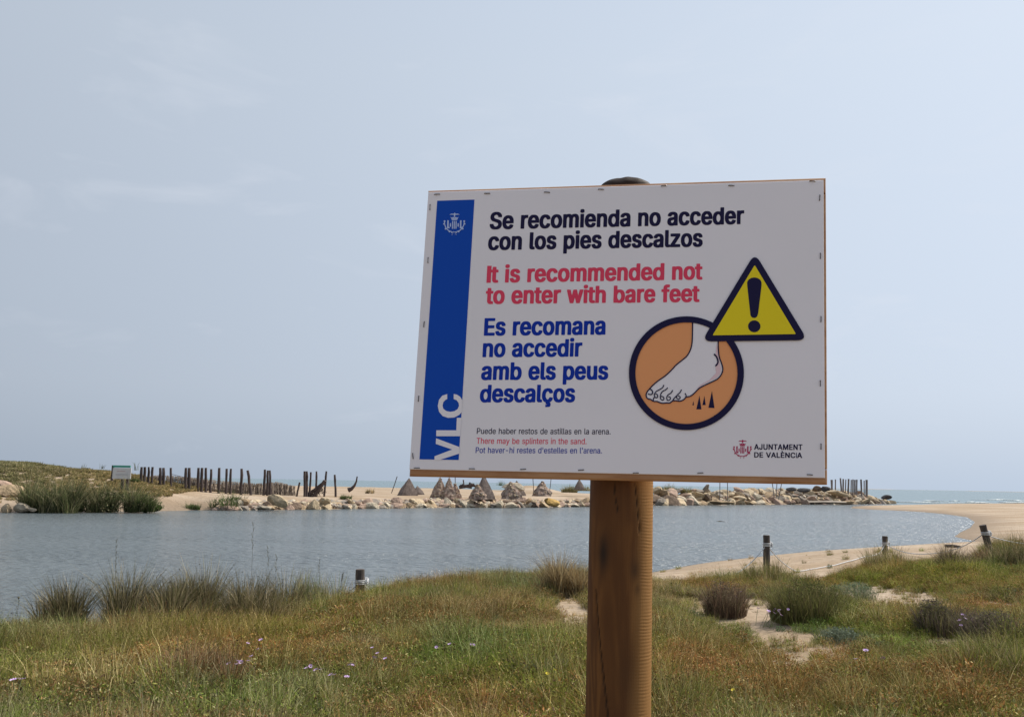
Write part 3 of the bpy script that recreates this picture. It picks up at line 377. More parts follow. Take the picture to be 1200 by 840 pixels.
for h in hs_:
    k = max(0, (h - (top_l - .03)) / .034)
    r_ = (rad0 - .0015 * h) * math.sqrt(max(1 - k ** 2.4, 0)) if k > 0 else rad0 - .0015 * h
    for q in range(na_):
        a = 2 * math.pi * q / na_; rr = r_; kn = 0; ck = 0
        w = .0009 * math.sin(3 * a + h * 2) + .0006 * math.sin(5 * a - h * 5)
        for C_ in (CR1, CR2, CR3):
            hh = [c[0] for c in C_][::-1]; aa = [c[1] for c in C_][::-1]
            if hh[0] <= h <= hh[-1]:
                da = abs((a - np.interp(h, hh, aa) + math.pi) % (2 * math.pi) - math.pi) * rad0
                wdt = .0021 if C_ is CR1 else .0016
                if da < wdt: rr -= .005 * (1 - da / wdt); ck = 1 - da / wdt * .6
        for (kh, ka), sx, sz, am in KN:
            da = ((a - ka + math.pi) % (2 * math.pi) - math.pi) * rad0
            kn = max(kn, am * math.exp(-(da / sx) ** 2 - ((h - kh) / sz) ** 2))
        if k > 0: rr *= 1 + .05 * mnoise.noise((math.cos(a) * 3, math.sin(a) * 3, h * 60)); kn = max(kn, min(1, k * 6))
        hz2 = h + (.004 * mnoise.noise((math.cos(a) * 2 * k, math.sin(a) * 2 * k, 5)) if k > 0 else 0)
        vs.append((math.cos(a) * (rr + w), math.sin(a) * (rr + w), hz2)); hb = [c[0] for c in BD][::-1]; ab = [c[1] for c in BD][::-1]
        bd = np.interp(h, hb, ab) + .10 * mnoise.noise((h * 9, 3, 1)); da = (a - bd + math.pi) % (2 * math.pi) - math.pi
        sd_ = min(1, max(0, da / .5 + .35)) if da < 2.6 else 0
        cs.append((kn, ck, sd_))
nH = len(hs_)
fs = [(i_ * na_ + k, i_ * na_ + (k + 1) % na_, (i_ + 1) * na_ + (k + 1) % na_, (i_ + 1) * na_ + k) for i_ in range(nH - 1) for k in range(na_)]
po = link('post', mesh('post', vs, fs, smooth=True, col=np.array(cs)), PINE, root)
Mp = Matrix.Identity(4)
for i_ in range(3):
    Mp[i_][0] = xx[i_]; Mp[i_][1] = yy[i_]; Mp[i_][2] = ax[i_]
po.matrix_local = Mp

frame_m = matn('batten_pine', (.44, .25, .13), (.32, .155, .07), 7, .5, .25, 40, stretch=(1.2, 8, 8), dist=.002)
def prism_on_board(px_quad, w0, w1, bev=0):         # a slab with the given outline, from w0 to w1 behind the face
    fr = [B(x, y, 0) for x, y in px_quad]; m_ = MB()
    if bev:
        c = sum(fr) / 4
        ins = []
        for k in range(4):
            e1 = fr[(k + 1) % 4] - fr[k]; e2 = fr[k - 1] - fr[k]
            ins.append(fr[k] + bev * (e1 / np.linalg.norm(e1) + e2 / np.linalg.norm(e2)))
        m_.v = [tuple(p + BN * w0) for p in ins] + [tuple(p + BN * (w0 + bev * .45)) for p in [fr[k] * .7 + ins[k] * .3 for k in range(4)]] + [tuple(p + BN * (w0 + bev)) for p in fr] + [tuple(p + BN * w1) for p in fr]
        m_.f = [(0, 1, 2, 3)] + [(r_ * 4 + k, (r_ + 1) * 4 + k, (r_ + 1) * 4 + (k + 1) % 4, r_ * 4 + (k + 1) % 4) for r_ in range(3) for k in range(4)] + [(15, 14, 13, 12)]
    else:
        m_.v = [tuple(p + BN * w0) for p in fr] + [tuple(p + BN * w1) for p in fr]
        m_.f = [(0, 1, 2, 3), (7, 6, 5, 4)] + [(k, 4 + k, 4 + (k + 1) % 4, (k + 1) % 4) for k in range(4)]
    return m_
TLo, TRo, BRo, BLo = (501, 222.5), (968.5, 207.3), (970.3, 567.8), (478.8, 558)
TLs, TRs, BRs, BLs = (501.8, 225.2), (965.2, 211.0), (966.8, 560.0), (479.6, 549.8)
def lp(a, b, t): return (a[0] + (b[0] - a[0]) * t, a[1] + (b[1] - a[1]) * t)
# timber frame: top and bottom battens run through, the side ones butt between them
for q in ([TLo, TRo, (968.6, 226), (500.2, 239.5)], [(479.9, 540.5), (970.2, 550.0), BRo, BLo]):
    link('batten', prism_on_board(q, .0034, .026, .004).mesh('batten', base), frame_m, root)
for q in ([(500.2, 240.0), (518, 239.4), (496.6, 540.4), (479.9, 540.1)], [(952, 227.2), (968.6, 226.5), (970.2, 549.5), (953, 549.2)]):
    link('batten', prism_on_board(q, .0036, .0255, .003).mesh('batten', base), frame_m, root)
white_m, wn, wl, wb = mk('white_sheet'); wb.inputs['Roughness'].default_value = .42; wb.inputs['Specular IOR Level'].default_value = .35
tn = wn.new('ShaderNodeTexNoise'); tcc = wn.new('ShaderNodeTexCoord'); wl.new(tcc.outputs['Object'], tn.inputs[0]); tn.inputs['Scale'].default_value = 3.5; tn.inputs['Detail'].default_value = 5
mx = wn.new('ShaderNodeMix'); mx.data_type = 'RGBA'; wl.new(tn.outputs[0], mx.inputs[0]); mx.inputs[6].default_value = (.82, .80, .86, 1); mx.inputs[7].default_value = (.74, .73, .78, 1); wl.new(mx.outputs[2], wb.inputs['Base Color'])
b2 = wn.new('ShaderNodeBump'); b2.inputs['Strength'].default_value = .3; b2.inputs['Distance'].default_value = .004
t3 = wn.new('ShaderNodeTexNoise'); wl.new(tcc.outputs['Object'], t3.inputs[0]); t3.inputs['Scale'].default_value = 2.5; wl.new(t3.outputs[0], b2.inputs['Height']); wl.new(b2.outputs[0], wb.inputs['Normal'])
sheet = link('printed_sheet', prism_on_board([TLs, TRs, BRs, BLs], 0, .0032, .0012).mesh('printed_sheet', base), white_m, root)
def ink(name, c, r=.45):
    m, n, l, b = mk(name); b.inputs['Base Color'].default_value = (*c, 1); b.inputs['Roughness'].default_value = r; b.inputs['Specular IOR Level'].default_value = .12; return m
NAVY = ink('navy_ink', (.012, .010, .05)); RED = ink('red_ink', (.72, .06, .125)); BLUE = ink('blue_ink', (.004, .066, .44)); BLUE2 = ink('blue_text_ink', (.003, .032, .36))
YEL = ink('yellow_ink', (.78, .64, .02)); ORA = ink('orange_ink', (.80, .35, .15)); MAG = ink('crimson_ink', (.42, .02, .10)); PWH = ink('pale_print', (.80, .78, .84)); PINK = ink('pink_ink', (.74, .55, .60))
CRW = ink('light_blue_ink', (.45, .56, .85))
def fill(loops):
    V = []; E = []
    for l_ in loops:
        b_ = len(V); n_ = len(l_); V += [Vector(p) for p in l_]; E += [(b_ + i, b_ + (i + 1) % n_) for i in range(n_)]
    v, e, f, *_ = delaunay_2d_cdt(V, E, [], 0, 1e-6)
    out = []
    for t in f:
        x = sum(v[i].x for i in t) / 3; y = sum(v[i].y for i in t) / 3; c = False
        for l_ in loops:
            n_ = len(l_)
            for i in range(n_):
                (x1, y1), (x2, y2) = l_[i], l_[(i + 1) % n_]
                if (y1 > y) != (y2 > y) and x < (x2 - x1) * (y - y1) / (y2 - y1) + x1: c = not c
        if c: out.append(tuple(t))
    return [tuple(p) for p in v], out
def printed(name, loops_list, mat_, w, parent=sheet, label=None):
    """flat print: outlines in photograph coordinates laid on the board's plane"""
    m_ = MB()
    for loops in loops_list:
        v, f = fill(loops); m_.add([B(x, y, -w) for x, y in v], f)
    o = link(name, m_.mesh(name, base), mat_, parent)
    if label: o['label'] = label
    return o
def updir(x, y):                                    # local upright direction on the board, in the photograph
    k = (x - 490) / 479; s = .0662 * (1 - k) - .005 * k; return (s, -1)
def text_loops(key, s, L_, Rr, cap, track=0):
    g = GLYPH[key]; tot = 0
    for ch in s: tot += g[ch][0] + track
    first = g[s[0]][1]; minx = min(p for l_ in first for p in l_[::2])
    last = g[s[-1]]; lmax = max(p for l_ in last[1] for p in l_[::2]); tot = tot - (last[0] + track) + lmax - minx
    capu = 270 if key == 'B' else (255 if key == 'R' else 262)
    x = -minx; out = []
    for ch in s:
        for_ch = []
        for l_ in g[ch][1]:
            pl = []
            for q in range(0, len(l_), 2):
                u = (l_[q] + x) / tot; bx = L_[0] + (Rr[0] - L_[0]) * u; by = L_[1] + (Rr[1] - L_[1]) * u
                ux, uy = updir(bx, by); hh = (l_[q + 1]) / capu * cap * ((1.055 if ch in 'aceimnorsuzwpç' else 1.015) if key == 'B' else 1)
                pl.append((bx + ux * hh, by + uy * hh))
            for_ch.append(pl)
        if for_ch: out.append(for_ch)
        x += g[ch][0] + track
    return out
W1, W2, W3, W4 = .0004, .0008, .0012, .0016
for key, s, L_, Rr, cap, mat_ in [
    ('B', 'Se recomienda no acceder', (573.6, 268.3), (872, 262.0), 18.9, NAVY),
    ('B', 'con los pies descalzos', (571.6, 292.6), (823.4, 288.5), 18.9, NAVY),
    ('B', 'It is recommended not', (570, 330.8), (823.2, 326.9), 18.7, RED),
    ('B', 'to enter with bare feet', (568.7, 355.6), (819.8, 353.2), 18.8, RED),
    ('B', 'Es recomana', (566.9, 392.7), (709.4, 391.4), 19.3, BLUE2),
    ('B', 'no accedir', (565.3, 417.8), (682, 417.1), 19.3, BLUE2),
    ('B', 'amb els peus', (563.5, 444.5), (712.6, 444.1), 19.3, BLUE2),
    ('B', 'descalços', (562, 470.7), (673.7, 470.5), 19.3, BLUE2),
    ('R', 'Puede haber restos de astillas en la arena.', (558.7, 508.2), (715.5, 508.8), 6.8, NAVY),
    ('R', 'There may be splinters in the sand.', (558.3, 519.7), (687.3, 520.3), 6.8, RED),
    ('R', "Pot haver-hi restes d'estelles en l'arena.", (557.3, 530.6), (705.3, 531.1), 6.8, BLUE2),
    ('C', 'AJUNTAMENT', (883.8, 526.5), (940.4, 526.9), 6.4, NAVY),
    ('C', 'DE VALÈNCIA', (883.8, 535.7), (940, 536.3), 6.1, NAVY)]:
    printed('lettering', text_loops(key, s, L_, Rr, cap * (1.045 if key == 'B' else 1), {'B': -8, 'R': -4, 'C': 0}[key]), mat_, W1)
# blue stripe and the vertical letters
printed('blue_stripe', [[[(512.3, 235.4), (556, 234.0), (537.5, 538.8), (491.5, 538.0)]]], BLUE, W1)
def z1(L_): return [(485 + x / 9.338, 455 + y / 9.338) for x, y in L_]
def arc(cx, cy, rx, ry, a0, a1, n_=24): return [(cx + rx * math.cos(R(a0 + (a1 - a0) * t / n_)), cy + ry * math.sin(R(a0 + (a1 - a0) * t / n_))) for t in range(n_ + 1)]
Cc = arc(398, 192, 140, 130, -108, -432 + 0, 40)      # the C, opening upwards
Ci = arc(405, 185, 87, 78, -432, -108, 40)
Cout = [(365, 62), (310, 80), (275, 125), (262, 190), (275, 255), (315, 302), (375, 322), (440, 318), (495, 290), (522, 262), (531, 130), (505, 90), (470, 68), (436, 62), (436, 116), (470, 130), (490, 160), (495, 190), (480, 225), (445, 248), (400, 256), (355, 248), (322, 222), (314, 188), (322, 150), (345, 126), (365, 116)]
printed('lettering', [[z1(Cout)]], PWH, W2)
printed('lettering', [[z1([(245, 458), (465, 458), (470, 322), (522, 322), (505, 522), (245, 522)])]], PWH, W2)
printed('lettering', [[z1([(243, 545), (497, 640), (497, 712), (280, 782), (226, 782), (226, 742), (420, 668), (240, 606)])]], PWH, W2)
# coats of arms: bat, crown, striped lozenge between two L letters, branches
def crest(cx, cy, s, mat_, w):
    """small printed coat of arms, s px to the unit"""
    def t(L_):
        o = []
        for x, y in L_:
            o.append((cx + x * s + (-y * s) * .03, cy + y * s))
        return o
    sh = []
    bat = [(-7, -12), (-4.5, -13.8), (-1.5, -13.6), (0, -15.2), (1.5, -13.6), (4.5, -13.8), (7, -12.2), (4.5, -12.4), (1, -12.2), (.5, -9), (-.5, -9), (-1, -12.2), (-4.5, -12.4)]
    sh.append([t(bat)])
    sh.append([t([(-5.4, -9.6), (-3.6, -8.2), (-1.8, -9.4), (0, -8.2), (1.8, -9.4), (3.6, -8.2), (5.4, -9.6), (4, -6.4), (-4, -6.4)])])
    sh.append([t([(-4, -6), (4, -6), (3.2, -4.8), (-3.2, -4.8)])])
    for x0 in (-3.1, -.7, 1.7):
        sh.append([t([(x0, -3.8), (x0 + 1.4, -3.8), (x0 + 1.4, 6), (x0 + .7, 7), (x0, 6)])])
    for m1 in (-1, 1):
        sh.append([t([(m1 * 8.6 - 1, -4.8), (m1 * 8.6 + 1, -4.8), (m1 * 8.6 + 1, 4), (m1 * 8.6 + 3 if m1 > 0 else m1 * 8.6 + 2.4, 4), (m1 * 8.6 + 2.4, 6), (m1 * 8.6 - 1, 6)])])
        sh.append([t([(m1 * 5.2 - .7, -1), (m1 * 5.2 + .7, -1), (m1 * 5.2 + .9, 3), (m1 * 5.2, 4.2), (m1 * 5.2 - .9, 3)])])
        br = [(m1 * 13.5, -3.2), (m1 * 12.8, 1.5), (m1 * 10.8, 6), (m1 * 7.2, 9.2), (m1 * 3.2, 10.6)]
        for (x0, y0), (x1, y1) in zip(br, br[1:]):
            l_ = math.hypot(x1 - x0, y1 - y0); nx, ny = -(y1 - y0) / l_ * .62, (x1 - x0) / l_ * .62
            sh.append([t([(x0 + nx, y0 + ny), (x1 + nx, y1 + ny), (x1 - nx, y1 - ny), (x0 - nx, y0 - ny)])])
        for x0, y0, rr in ((m1 * 13.2, -3.6, 1.3), (m1 * 14, 0, 1.1), (m1 * 6.2, 10.2, 1.2), (m1 * 11.6, 6.6, 1.1)):
            sh.append([t(arc(x0, y0, rr, rr, 0, 324, 9))])
        sh.append([t([(m1 * .4, 10), (m1 * 4, 11.2), (m1 * 3.6, 12.4), (m1 * .4, 11.5)])])
        sh.append([t([(m1 * 1, 13), (m1 * 3.4, 14.2), (m1 * 3, 15)])])
    m_ = MB()
    for k, loops in enumerate(sh):
        v, f = fill(loops); m_.add([B(x, y, -w - .00002 * k) for x, y in v], f)
    o = link('crest', m_.mesh('crest', base), mat_, sheet); return o
crest(532.4, 262.5, .87, CRW, W2)['label'] = 'pale coat of arms on the blue stripe'
crest(870, 526.2, .74, MAG, W1)['label'] = 'crimson coat of arms beside the council name'
# bare foot pictogram
def z8(L_): return [(730 + x / 6.0, 370 + y / 6.0) for x, y in L_]
cc = (804.4, 437.2)
printed('round_pictogram', [[arc(*cc, 60.3, 60.3, 0, 356.25, 95)]], ORA, W1, label='orange disc')
ring = [arc(*cc, 67.4, 66.6, 0, 356.25, 95), arc(*cc, 59.8, 59.4, 0, 356.25, 95)]
def smooth(L_, n_=4):
    L_ = [np.array(p, float) for p in L_]; o = []
    for k in range(len(L_) - 1):
        p0 = L_[max(k - 1, 0)]; p1 = L_[k]; p2 = L_[k + 1]; p3 = L_[min(k + 2, len(L_) - 1)]
        for q in range(n_):
            t = q / n_; o.append(tuple(.5 * ((2 * p1) + (-p0 + p2) * t + (2 * p0 - 5 * p1 + 4 * p2 - p3) * t * t + (-p0 + 3 * p1 - 3 * p2 + p3) * t ** 3)))
    o.append(tuple(L_[-1])); return o
shin = [(490, 30), (489, 110), (486, 190), (474, 240), (450, 282), (415, 313), (375, 345), (335, 388), (295, 424), (250, 455), (215, 484), (192, 508), (170, 535), (163, 560), (172, 580), (195, 587)]
toes = [(195, 587), (215, 600), (240, 602), (258, 609), (280, 614), (305, 612), (328, 612), (350, 598), (372, 596), (402, 599), (428, 588), (443, 570)]
heel = [(443, 570), (472, 565), (500, 545), (535, 510), (580, 485), (630, 462), (668, 441), (693, 410), (702, 372), (692, 330), (678, 292), (671, 240), (669, 170), (664, 120)]
top_ = [(664, 120), (640, 80), (600, 55), (545, 38), (490, 30)]
outl = smooth(shin) + smooth(toes)[1:] + smooth(heel)[1:] + smooth(top_)[1:-1]
printed('foot_drawing', [[z8(outl)]], PWH, W2, label='bare foot')
printed('foot_shading', [[z8([(660, 190), (668, 260), (680, 330), (690, 372), (683, 408), (660, 434), (585, 470), (520, 512), (545, 485), (610, 450), (655, 400), (650, 350), (664, 318), (652, 280), (655, 220)])]], PINK, W3, label='pale pink shading at the heel')
def stroke(L_, w_):
    L_ = [np.array(p, float) for p in L_]; l1 = []; l2 = []
    for k, p in enumerate(L_):
        t = L_[min(k + 1, len(L_) - 1)] - L_[max(k - 1, 0)]; t /= np.linalg.norm(t) + 1e-9; n_ = np.array([-t[1], t[0]]) * w_ / 2
        l1.append(tuple(p + n_)); l2.append(tuple(p - n_))
    return l1, l2
lines = [(smooth(shin), 7), (smooth(toes), 7), (smooth(heel), 7), (smooth([(640, 268), (658, 288), (668, 318), (664, 338), (650, 353)]), 9),
         (smooth([(188, 514), (204, 524), (209, 540), (199, 553), (176, 549)]), 7), (smooth([(212, 598), (216, 578), (224, 575)]), 6),
         (smooth([(288, 485), (278, 505), (255, 520), (234, 532), (221, 552), (226, 572), (242, 574), (243, 555), (228, 549)]), 6),
         (smooth([(315, 505), (300, 520), (278, 532), (266, 552), (264, 580), (276, 592), (288, 586), (284, 570), (268, 566)]), 6),
         (smooth([(350, 522), (338, 542), (318, 555), (308, 575), (314, 594), (330, 590), (334, 574), (318, 568)]), 6),
         (smooth([(412, 518), (400, 540), (382, 556), (378, 576), (392, 586), (403, 572), (388, 560)]), 6), (smooth([(436, 544), (444, 558), (443, 572)]), 6),
         (smooth([(380, 560), (360, 580), (348, 600)]), 6)]
m_ = MB()
for k, (L_, w_) in enumerate(lines):
    l1, l2 = stroke(L_, w_ * 1.25); l1 = z8(l1); l2 = z8(l2); w = W4 + .00003 * k
    vv = [B(*p, -w) for p in l1] + [B(*p, -w) for p in l2]; n_ = len(l1)
    m_.add(vv, [(q, q + 1, n_ + q + 1, n_ + q) for q in range(n_ - 1)])
link('foot_outline', m_.mesh('foot_outline', base), NAVY, sheet)
printed('splinter', [[z8([(496, 598), (499, 628), (488, 628)])]], NAVY, W2)
printed('splinter', [[z8([(538, 560), (552, 657), (516, 657)])]], NAVY, W2)
printed('splinter', [[z8([(573, 562), (582, 627), (559, 627)])]], NAVY, W2)
printed('splinter', [[z8([(626, 528), (644, 648), (601, 646)])]], NAVY, W2)
printed('pictogram_ring', [ring], NAVY, .0021)
# warning triangle
def rounded(pts, r_):
    o = []; n_ = len(pts)
    for k in range(n_):
        p = np.array(pts[k], float); a = np.array(pts[k - 1], float) - p; b_ = np.array(pts[(k + 1) % n_], float) - p
        a /= np.linalg.norm(a); b_ /= np.linalg.norm(b_); c = (a @ b_); th = math.acos(c) / 2; d = r_ / math.tan(th)
        s0 = p + a * d; s1 = p + b_ * d
        for q in range(7):
            t = q / 6; o.append(tuple((1 - t) ** 2 * s0 + 2 * t * (1 - t) * (p * .92 + (s0 + s1) / 2 * .08) + t * t * s1))
    return o
printed('warning_triangle', [[rounded([(884.6, 296.5), (946.5, 398.6), (822.0, 400.2)], 6.5)]], NAVY, .0024)
printed('triangle_face', [[rounded([(884.4, 310.6), (932.8, 391.4), (835.0, 392.9)], .8)]], YEL, .0027)
ex = arc(884, 331.8, 8.5, 6.6, 180, 360, 14) + [(892.3, 336)] + [(888.4, 368)] + arc(883.7, 368, 4.4, 4.6, 0, 180, 10) + [(875.8, 336)]
printed('exclamation_mark', [[ex], [arc(883.9, 382.3, 7.3, 7.0, 0, 345, 23)]], NAVY, .0030)
# staples round the edge
steel = matn('staple_wire', (.10, .09, .10), None, rough=.4); steel.node_tree.nodes['Principled BSDF'].inputs['Metallic'].default_value = .6
ST = [(512.3, 228, 0), (571, 227, 0), (641, 225.6, 0), (704.4, 222.2, 0), (778, 218, 0), (857, 217.8, 0), (952, 212.6, 0),
      (960.5, 232, 1), (961.4, 300, 1), (962, 374, 1), (961.2, 449, 1), (962, 523, 1), (949, 556, 0), (820.7, 554, 0), (745, 554, 0),
      (681, 550.5, 0), (613, 549.6, 0), (553, 549, 0), (488.5, 548.2, 0), (484, 534, 1), (490.6, 467, 1), (497, 380, 1), (501.7, 305, 1), (504, 243, 1)]
for sx_, sy_, vert in ST:
    jx, jy = random.uniform(-.35, .35), random.uniform(-.3, .3); ex_, ey_ = ((jx, 3.1) if vert else (3.1, jy))
    m_ = MB(); p0 = B(sx_ - ex_, sy_ - ey_, 0); p1 = B(sx_ + ex_, sy_ + ey_, 0); o_ = -BN
    m_.tube([p0 + BN * .004, p0 + o_ * .0009, p0 * .9 + p1 * .1 + o_ * .0016, p0 * .1 + p1 * .9 + o_ * .0016, p1 + o_ * .0009, p1 + BN * .004], .0009, 6)
    link('staple', m_.mesh('staple', base), steel, root)

# ------------------------------------------------------------------ low rope fence
DW = matn('weathered_wood', (.05, .042, .04), (.11, .085, .07), 14, .85, .5, 60, stretch=(1, 1, .25), dist=.004)
DW2 = matn('old_dark_wood', (.050, .038, .036), (.095, .070, .062), 4, .9, .5, 20, stretch=(1, 1, .2), dist=.02)
GW = matn('grey_pile_wood', (.17, .15, .145), (.26, .225, .21), 3, .9, .5, 20, stretch=(1, 1, .2), dist=.02)
ROPE = matn('white_rope', (.62, .62, .62), (.45, .45, .46), 60, .7)
def rough_post(p0, p1, r_, name, mat_, root_, chips=.12, seg=10):
    p0 = np.array(p0, float); p1 = np.array(p1, float); m_ = MB(); n_ = 9
    m_.tube([p0 + (p1 - p0) * t for t in np.linspace(0, 1, n_)] + [p1 + (p1 - p0) / np.linalg.norm(p1 - p0) * .004], [r_ * (1 + random.uniform(-.04, .04)) for _ in range(n_)] + [r_ * .86], seg, jit=chips * .4)
    return link(name, m_.mesh(name, root_.location, smooth=False), mat_, root_)
posts = []
for px0, py0, px1, py1, Y, w, lab in [
    (-96, 683, -96, 715, 9.6, .13, 'short dark rope-fence post just past the left edge of the picture'),
    (422, 667, 422, 700, 12.0, .125, 'short dark rope-fence post left of the warning board, white knot at its top'),
    (898.3, 627, 898.3, 672, 16.0, .12, 'upright dark rope-fence post nearest the right of the pine post'),
    (1037, 628, 1037, 664, 20.0, .12, 'upright dark rope-fence post with yellow grass round its foot on the right'),
    (1151.5, 615, 1165, 657, 17.0, .13, 'leaning dark rope-fence post by the sand on the far right'),
    (1330, 610, 1330, 660, 17.0, .12, 'short dark rope-fence post just past the right edge of the picture')]:
    top = AT(px0, py0, Y); bot = AT(px1, py1, Y); g0 = gz(bot[0], bot[1]); dv = (bot - top) / (top[2] - bot[2]); bot = top + dv * (top[2] - g0 + .03)
    rt = empty('rope_fence_post', bot); tag(rt, lab, 'fence post', 'short posts of the rope fence'); posts.append((top, bot, w / 2))
    rough_post(bot - [0, 0, .15], top, w / 2, 'post_shaft', DW, rt, .1, 14)
    ax_ = (top - bot) / np.linalg.norm(top - bot); kz = top - ax_ * .17
    m_ = MB(); r_ = w / 2 + .007
    for q in range(3): m_.tube([kz + ax_ * (q * .022 - .02) + [r_ * math.cos(a), r_ * math.sin(a), 0] for a in np.linspace(0, 2 * math.pi, 17)], .008, 6, caps=False)
    for q in range(3): m_.tube([kz + [r_ + .012 + .03 * math.sin(a) * .9, .02 * q - .02, .035 * math.cos(a) + .012 * q] for a in np.linspace(0, 2 * math.pi, 11)], .010, 6)
    link('rope_knot', m_.mesh('rope_knot', bot, smooth=True), ROPE, rt)
labs = ['white rope sagging into the grass at the left edge of the picture', 'white rope running low from the left post behind the pine post', 'white rope sagging over the sand between the two upright right posts', 'white rope stretched to the leaning post on the right', 'white rope leading right from the leaning post out of the picture']
for k in range(5):
    a = posts[k][0] - [0, 0, .17]; b_ = posts[k + 1][0] - [0, 0, .17]; pw = (4, 5, 3.2, 2.4, 2.4)[k]; sag = (.62, .68, .62, .30, .25)[k]; pts = []
    for t in np.linspace(0, 1, 40):
        p = a + (b_ - a) * t; p[2] -= sag * (1 - abs(2 * t - 1) ** pw); p[2] = max(p[2], gz(p[0], p[1]) - (.03 if k == 0 and t > .12 and t < .8 else -.02)); pts.append(p)
    m_ = MB(); m_.tube(pts, .0095, 7)
    tag(link('rope', m_.mesh('rope', pts[0], smooth=True), ROPE, loc=pts[0]), labs[k], 'rope')

# ------------------------------------------------------------------ old posts across the water
FP = [(166, 547, 165, 577, 2.6), (169.5, 547, 169, 577, 2.8), (174.5, 547, 173.5, 577, 2.4), (179, 547, 177, 576, 2.4), (188, 548, 187.3, 579, 2.8), (191.3, 548, 191.8, 579, 2.8),
      (200.2, 548, 200.6, 580, 2.4), (218, 548, 217, 581, 2.8), (221.8, 548, 221.5, 582, 2.8), (232.8, 548, 231.5, 581, 2.6), (236.6, 548, 236, 582, 3.0), (241.6, 548, 240.6, 583, 2.5),
      (247.4, 549.5, 246.4, 583, 2.4), (256.7, 548, 256.3, 584, 2.7), (265.8, 549, 264.6, 584, 2.4), (270.6, 549, 269.4, 584, 2.4), (283.3, 549, 282, 586, 2.8), (290.3, 551, 295, 587, 2.6),
      (310.6, 550, 308.5, 585, 2.4), (313.8, 551, 313.2, 585, 2.4), (316.2, 551, 317, 585, 2.2), (351, 565, 347.6, 581, 1.8), (357.2, 552, 357, 580, 2.6), (359.8, 552, 359.6, 579, 2.0), (364.2, 553, 363, 577, 2.0), (371, 552, 370.6, 574, 1.9), (382.4, 552, 380.2, 578, 1.9), (392.4, 556, 393.2, 577, 2.1)]
flabs = {0: 'dark weathered stake, leftmost of the far stockade beside the distant sign', 6: 'slim pointed dark stake standing alone in the left part of the stockade', 17: 'dark stake leaning to the left near the right end of the stockade', 21: 'short slanted dark stick between the stockade and the fallen wreckage', 27: 'last upright dark stake on the sand, right of the fallen wreckage'}
for k, (xt, yt, xb, yb, w) in enumerate(FP):
    Y = 71 + (xt - 166) * .045; top = AT(xt, yt, Y); bot = AT(xb, yb, Y); g0 = gz(bot[0], bot[1])
    if bot[2] > g0 - .1: bot = top + (bot - top) * ((top[2] - g0 + .15) / (top[2] - bot[2]))
    m_ = MB(); r_ = w * 1.22 * Y / 1000 / 2; n_ = 6
    m_.tube([top + (bot - top) * t + [random.uniform(-.02, .02), 0, 0] for t in np.linspace(0, 1, n_)], [r_ * random.uniform(.9, 1.08) * (.85 if q == 0 else 1) for q in range(n_)], 8, jit=.12)
    o = link('wooden_stake', m_.mesh('wooden_stake', bot), DW2, loc=bot)
    ORD = 'first second third fourth fifth sixth seventh eighth ninth tenth eleventh twelfth thirteenth fourteenth fifteenth sixteenth seventeenth eighteenth nineteenth twentieth twenty-first'.split()
    lab = flabs.get(k, (ORD[k] + ' dark weathered stake from the left in the far stockade') if k < 21 else (ORD[k - 22] + ' thin dark stake from the left at the fallen wreckage')) if True else flabs.get(k, ('dark weathered stake of the stockade on the far bank, between distant sign and slanted stick' if k < 21 else 'thin dark stake among the fallen wreckage on the far sand'))
    tag(o, lab, 'stake', 'old stakes of the stockade on the far bank' if k < 21 else 'thin stakes by the fallen wreckage')
# fallen wreckage of the windbreak
rt = empty('collapsed_windbreak', hit(372, 578)); tag(rt, 'collapsed dark windbreak with slanting broken poles among thin stakes', 'windbreak')
for (a, b_, w) in (((381, 563), (366, 581), .16), ((378, 566), (359, 580), .12), ((372, 572), (357, 579), .14)):
    p = AT(*a, 80); q = AT(*b_, 80); m_ = MB(); m_.tube([p, (p + q) / 2 + [0, .1, -.05], q - [0, 0, .25]], w, 8, jit=.2); link('broken_pole', m_.mesh('broken_pole', rt.location), DW2, rt)
m_ = MB()
for k in range(120):
    t = random.random(); p = AT(358 + 20 * t, 579 - 10 * t + random.uniform(-1, 5), 80.3); m_.tube([p, p + [random.uniform(-.5, .5), random.uniform(-.1, .1), random.uniform(-.9, .2)]], .02, 3)
tag(link('torn_brushwood', m_.mesh('torn_brushwood', rt.location), DW2, rt), kind='stuff')
m_ = MB(); cur = [(418.6, 558), (417.6, 564), (415.5, 569), (412, 572.5), (408, 574)]
m_.tube([AT(x, y, 92) for x, y in cur], [.07, .10, .14, .2, .26], 8, jit=.15)
p = AT(414, 573, 92); tag(link('bent_plank', m_.mesh('bent_plank', p), DW2, loc=p), 'dark curved plank rising from the far sand like a shark fin', 'driftwood')
# brushwood netting between the stakes
NET = matn('brushwood', (.19, .15, .12), (.30, .25, .20), 3, .95)
rt = empty('brushwood_fence', hit(240, 584)); tag(rt, 'low brown brushwood windbreak behind the dark stakes on the far bank', 'windbreak')
topy = [(152, 559), (190, 556), (225, 559), (262, 563), (300, 566), (325, 564), (346, 569)]
m_ = MB(); m2 = MB()
for k in range(950):
    px = 152 + 194 * random.random(); Y = 73.5 + (px - 166) * .045 + random.uniform(-.15, .15); ty = np.interp(px, [q[0] for q in topy], [q[1] for q in topy]) + abs(random.gauss(0, 1.2))
    p = AT(px, ty, Y); g0 = gz(p[0], p[1]); q = np.array([p[0] + random.gauss(0, .12), p[1], g0 - .1])
    if q[2] < p[2]: m_.tube([q, p], .022, 3, caps=False)
tag(link('reed_stem', m_.mesh('reed_stem', rt.location), NET, rt), kind='stuff')
